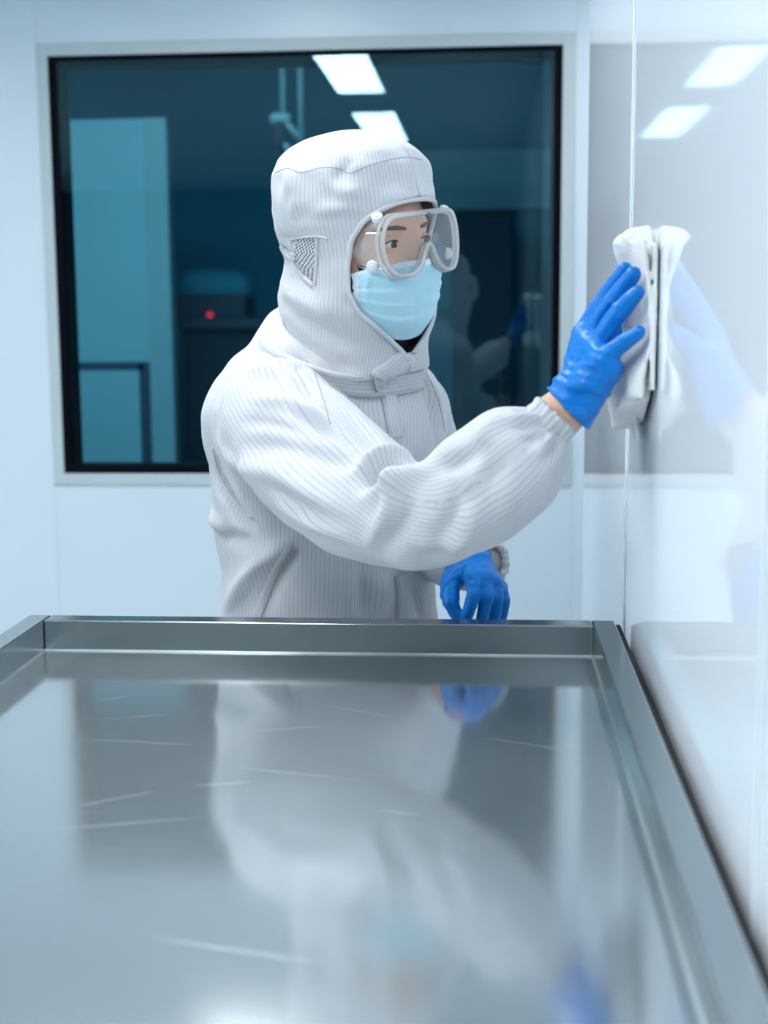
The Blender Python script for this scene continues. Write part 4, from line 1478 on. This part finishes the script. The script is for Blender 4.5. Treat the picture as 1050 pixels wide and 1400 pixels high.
# small moulded stud on the rim, side tabs and the clear strap disappearing under the hood
m = MB(); cc = H((GX, 0.1175, 0.0305 + GZ)); m.cyl(cc, cc + hF * 0.003, 0.0034, 0.003, 20); m.build('stud', DARK_STEEL, goggles)
for s in (1, -1):
    c = catmull([(s * 0.0670 + GX, 0.078, GZ), (s * 0.0700, 0.060, GZ - 0.001), (s * 0.0765, 0.030, GZ - 0.002), (s * 0.0785, 0.005, GZ - 0.002)], 14)
    V = []
    for p in c:
        for dz, dx in ((-0.006, 0), (-0.006, 0.0015), (0.006, 0.0015), (0.006, 0)):
            V.append(H((p[0] + s * dx, p[1], p[2] + dz)))
    mesh_obj('strap', V, grid_faces(14, 4), SOFTVINYL, goggles, smooth=False)

# ------------------------------------------------------------------ towel pressed on the wall


def towel_body(m, y0, y1):
    """folded towel: two rounded lobes side by side, pinched at mid height, flared towards the hem"""
    ns, nz = 90, 90
    A, B = [], []
    for j in range(nz):
        t_ = j / (nz - 1)
        for i in range(ns):
            s = i / (ns - 1)
            lob = max(math.exp(-((s - 0.20) / 0.14) ** 2), math.exp(-((s - 0.72 - 0.05 * t_) / 0.19) ** 2))
            ztop = EYE + 0.066 + 0.018 * lob
            zbot = EYE - 0.105 + 0.028 * max(0, 0.4 - s) / 0.4 - 0.010 * math.exp(-((s - 0.75) / 0.15) ** 2)
            zz = ztop + (zbot - ztop) * t_
            flare = 1.0 - 0.22 * math.exp(-((t_ - 0.5) / 0.25) ** 2) + 0.30 * max(0, t_ - 0.5)
            y = y0 + (y1 - y0) * s * flare
            pinch = 1 - 0.45 * math.exp(-((t_ - 0.52) / 0.22) ** 2)
            cap = math.sqrt(max(0.0, 1 - (1 - min(1, t_ / 0.075)) ** 2))
            end = math.sqrt(max(0.0, 1 - max(0, (abs(s - 0.5) - 0.42) / 0.08) ** 2))
            th = (0.006 + 0.025 * lob * pinch + 0.004 * math.sin(t_ * 17 + s * 9) * t_) * (0.12 + 0.88 * cap) * (0.25 + 0.75 * end)
            A.append((WALLX - 0.004 - th, y, zz)); B.append((WALLX - 0.0035, y, zz))
    n0 = len(A)
    F1 = grid_faces(nz, ns, wrap=False)
    F = [f for f in F1] + [tuple(i + n0 for i in f[::-1]) for f in F1]
    for j in range(nz - 1):
        for i in (0, ns - 1):
            F.append((j * ns + i, (j + 1) * ns + i, (j + 1) * ns + i + n0, j * ns + i + n0))
    for i in range(ns - 1):
        for j in (0, nz - 1):
            F.append((j * ns + i, j * ns + i + 1, j * ns + i + 1 + n0, j * ns + i + n0))
    m.add(A + B, F)


def towel_layer(m, pts, ztop, zbot, wav, ph, thick=0.0035):
    """thin hanging layer seen edge-on; pts are (distance from wall, depth) in plan"""
    c = catmull([(a, b_) for a, b_ in pts], 26)
    nz = 60; V = []
    for j in range(nz):
        t_ = j / (nz - 1); zz = ztop + (zbot - ztop) * t_
        sc = 1 + wav * (math.cos(2 * math.pi * t_ * 1.05 + ph))
        for i, (d, y) in enumerate(c):
            tt = c[min(i + 1, 25)] - c[max(i - 1, 0)]; tt /= np.linalg.norm(tt); nn = np.array([-tt[1], tt[0]])
            for sg in (-1, 1):
                V.append((WALLX - max(0.0015, (d + nn[0] * thick / 2 * sg) * sc), y + nn[1] * thick / 2 * sg, zz))
    F = []
    w_ = 52

    def q(j, i, k): return j * w_ + 2 * i + k
    for j in range(nz - 1):
        for i in range(25):
            F.append((q(j, i, 0), q(j, i + 1, 0), q(j + 1, i + 1, 0), q(j + 1, i, 0)))
            F.append((q(j, i, 1), q(j + 1, i, 1), q(j + 1, i + 1, 1), q(j, i + 1, 1)))
        for i in (0, 25):
            F.append((q(j, i, 0), q(j + 1, i, 0), q(j + 1, i, 1), q(j, i, 1)))
    for i in range(25):
        for j in (0, nz - 1):
            F.append((q(j, i, 0), q(j, i + 1, 0), q(j, i + 1, 1), q(j, i, 1)))
    m.add(V, F)


m = MB()
towel_body(m, 1.300, 1.418)
towel_layer(m, [(0.018, 1.330), (0.017, 1.305), (0.013, 1.286), (0.009, 1.280)], EYE + 0.070, EYE - 0.078, 0.35, 0.0)
towel_layer(m, [(0.005, 1.340), (0.0045, 1.31), (0.004, 1.285), (0.0035, 1.276)], EYE + 0.066, EYE - 0.070, 0.20, 0.5)
towel_layer(m, [(0.010, 1.40), (0.012, 1.37), (0.012, 1.34)], EYE - 0.02, EYE - 0.122, 0.2, 2.0)
V, F = remesh(m.V, m.F, 0.0018)
E4 = edges_of(F)
V = smooth_mesh(V, E4, 4, 0.5)
N = vnormals(V, F)
V = V + N * np.array([mnoise.noise(Vector(v) * 320) * 0.0007 for v in V])[:, None]
# pressed in under the fingers and palm
for H_ in ('index', 'middle', 'ring', 'pinky'):
    J = [P(*q) for q in RH[H_]]
    for k in range(3):
        for f_ in np.linspace(0, 1, 6):
            c = J[k] * (1 - f_) + J[k + 1] * f_; r = FR[H_][k] + 0.002
            dy, dz = V[:, 1] - c[1], V[:, 2] - c[2]
            near = np.exp(-(dy * dy + dz * dz) / (2 * (r * 1.2) ** 2))
            lim = min(c[0] + r, WALLX - 0.004)
            push = np.clip(lim - V[:, 0], 0, None)
            room = np.clip(WALLX - 0.002 - V[:, 0], 0, None)
            V[:, 0] += np.minimum(push, room * 0.9) * near
V[:, 0] = np.minimum(V[:, 0], WALLX - 0.0008)
tw_ = mesh_obj('towel', V, F, TERRY)
tag(tw_, 'folded white terry towel pressed against the glossy wall under the blue glove', 'towel')

# ------------------------------------------------------------------ world
w = bpy.data.worlds.new('world'); scene.world = w
w.use_nodes = True
w.node_tree.nodes['Background'].inputs[0].default_value = (0.5, 0.6, 0.7, 1)
w.node_tree.nodes['Background'].inputs[1].default_value = 0.0
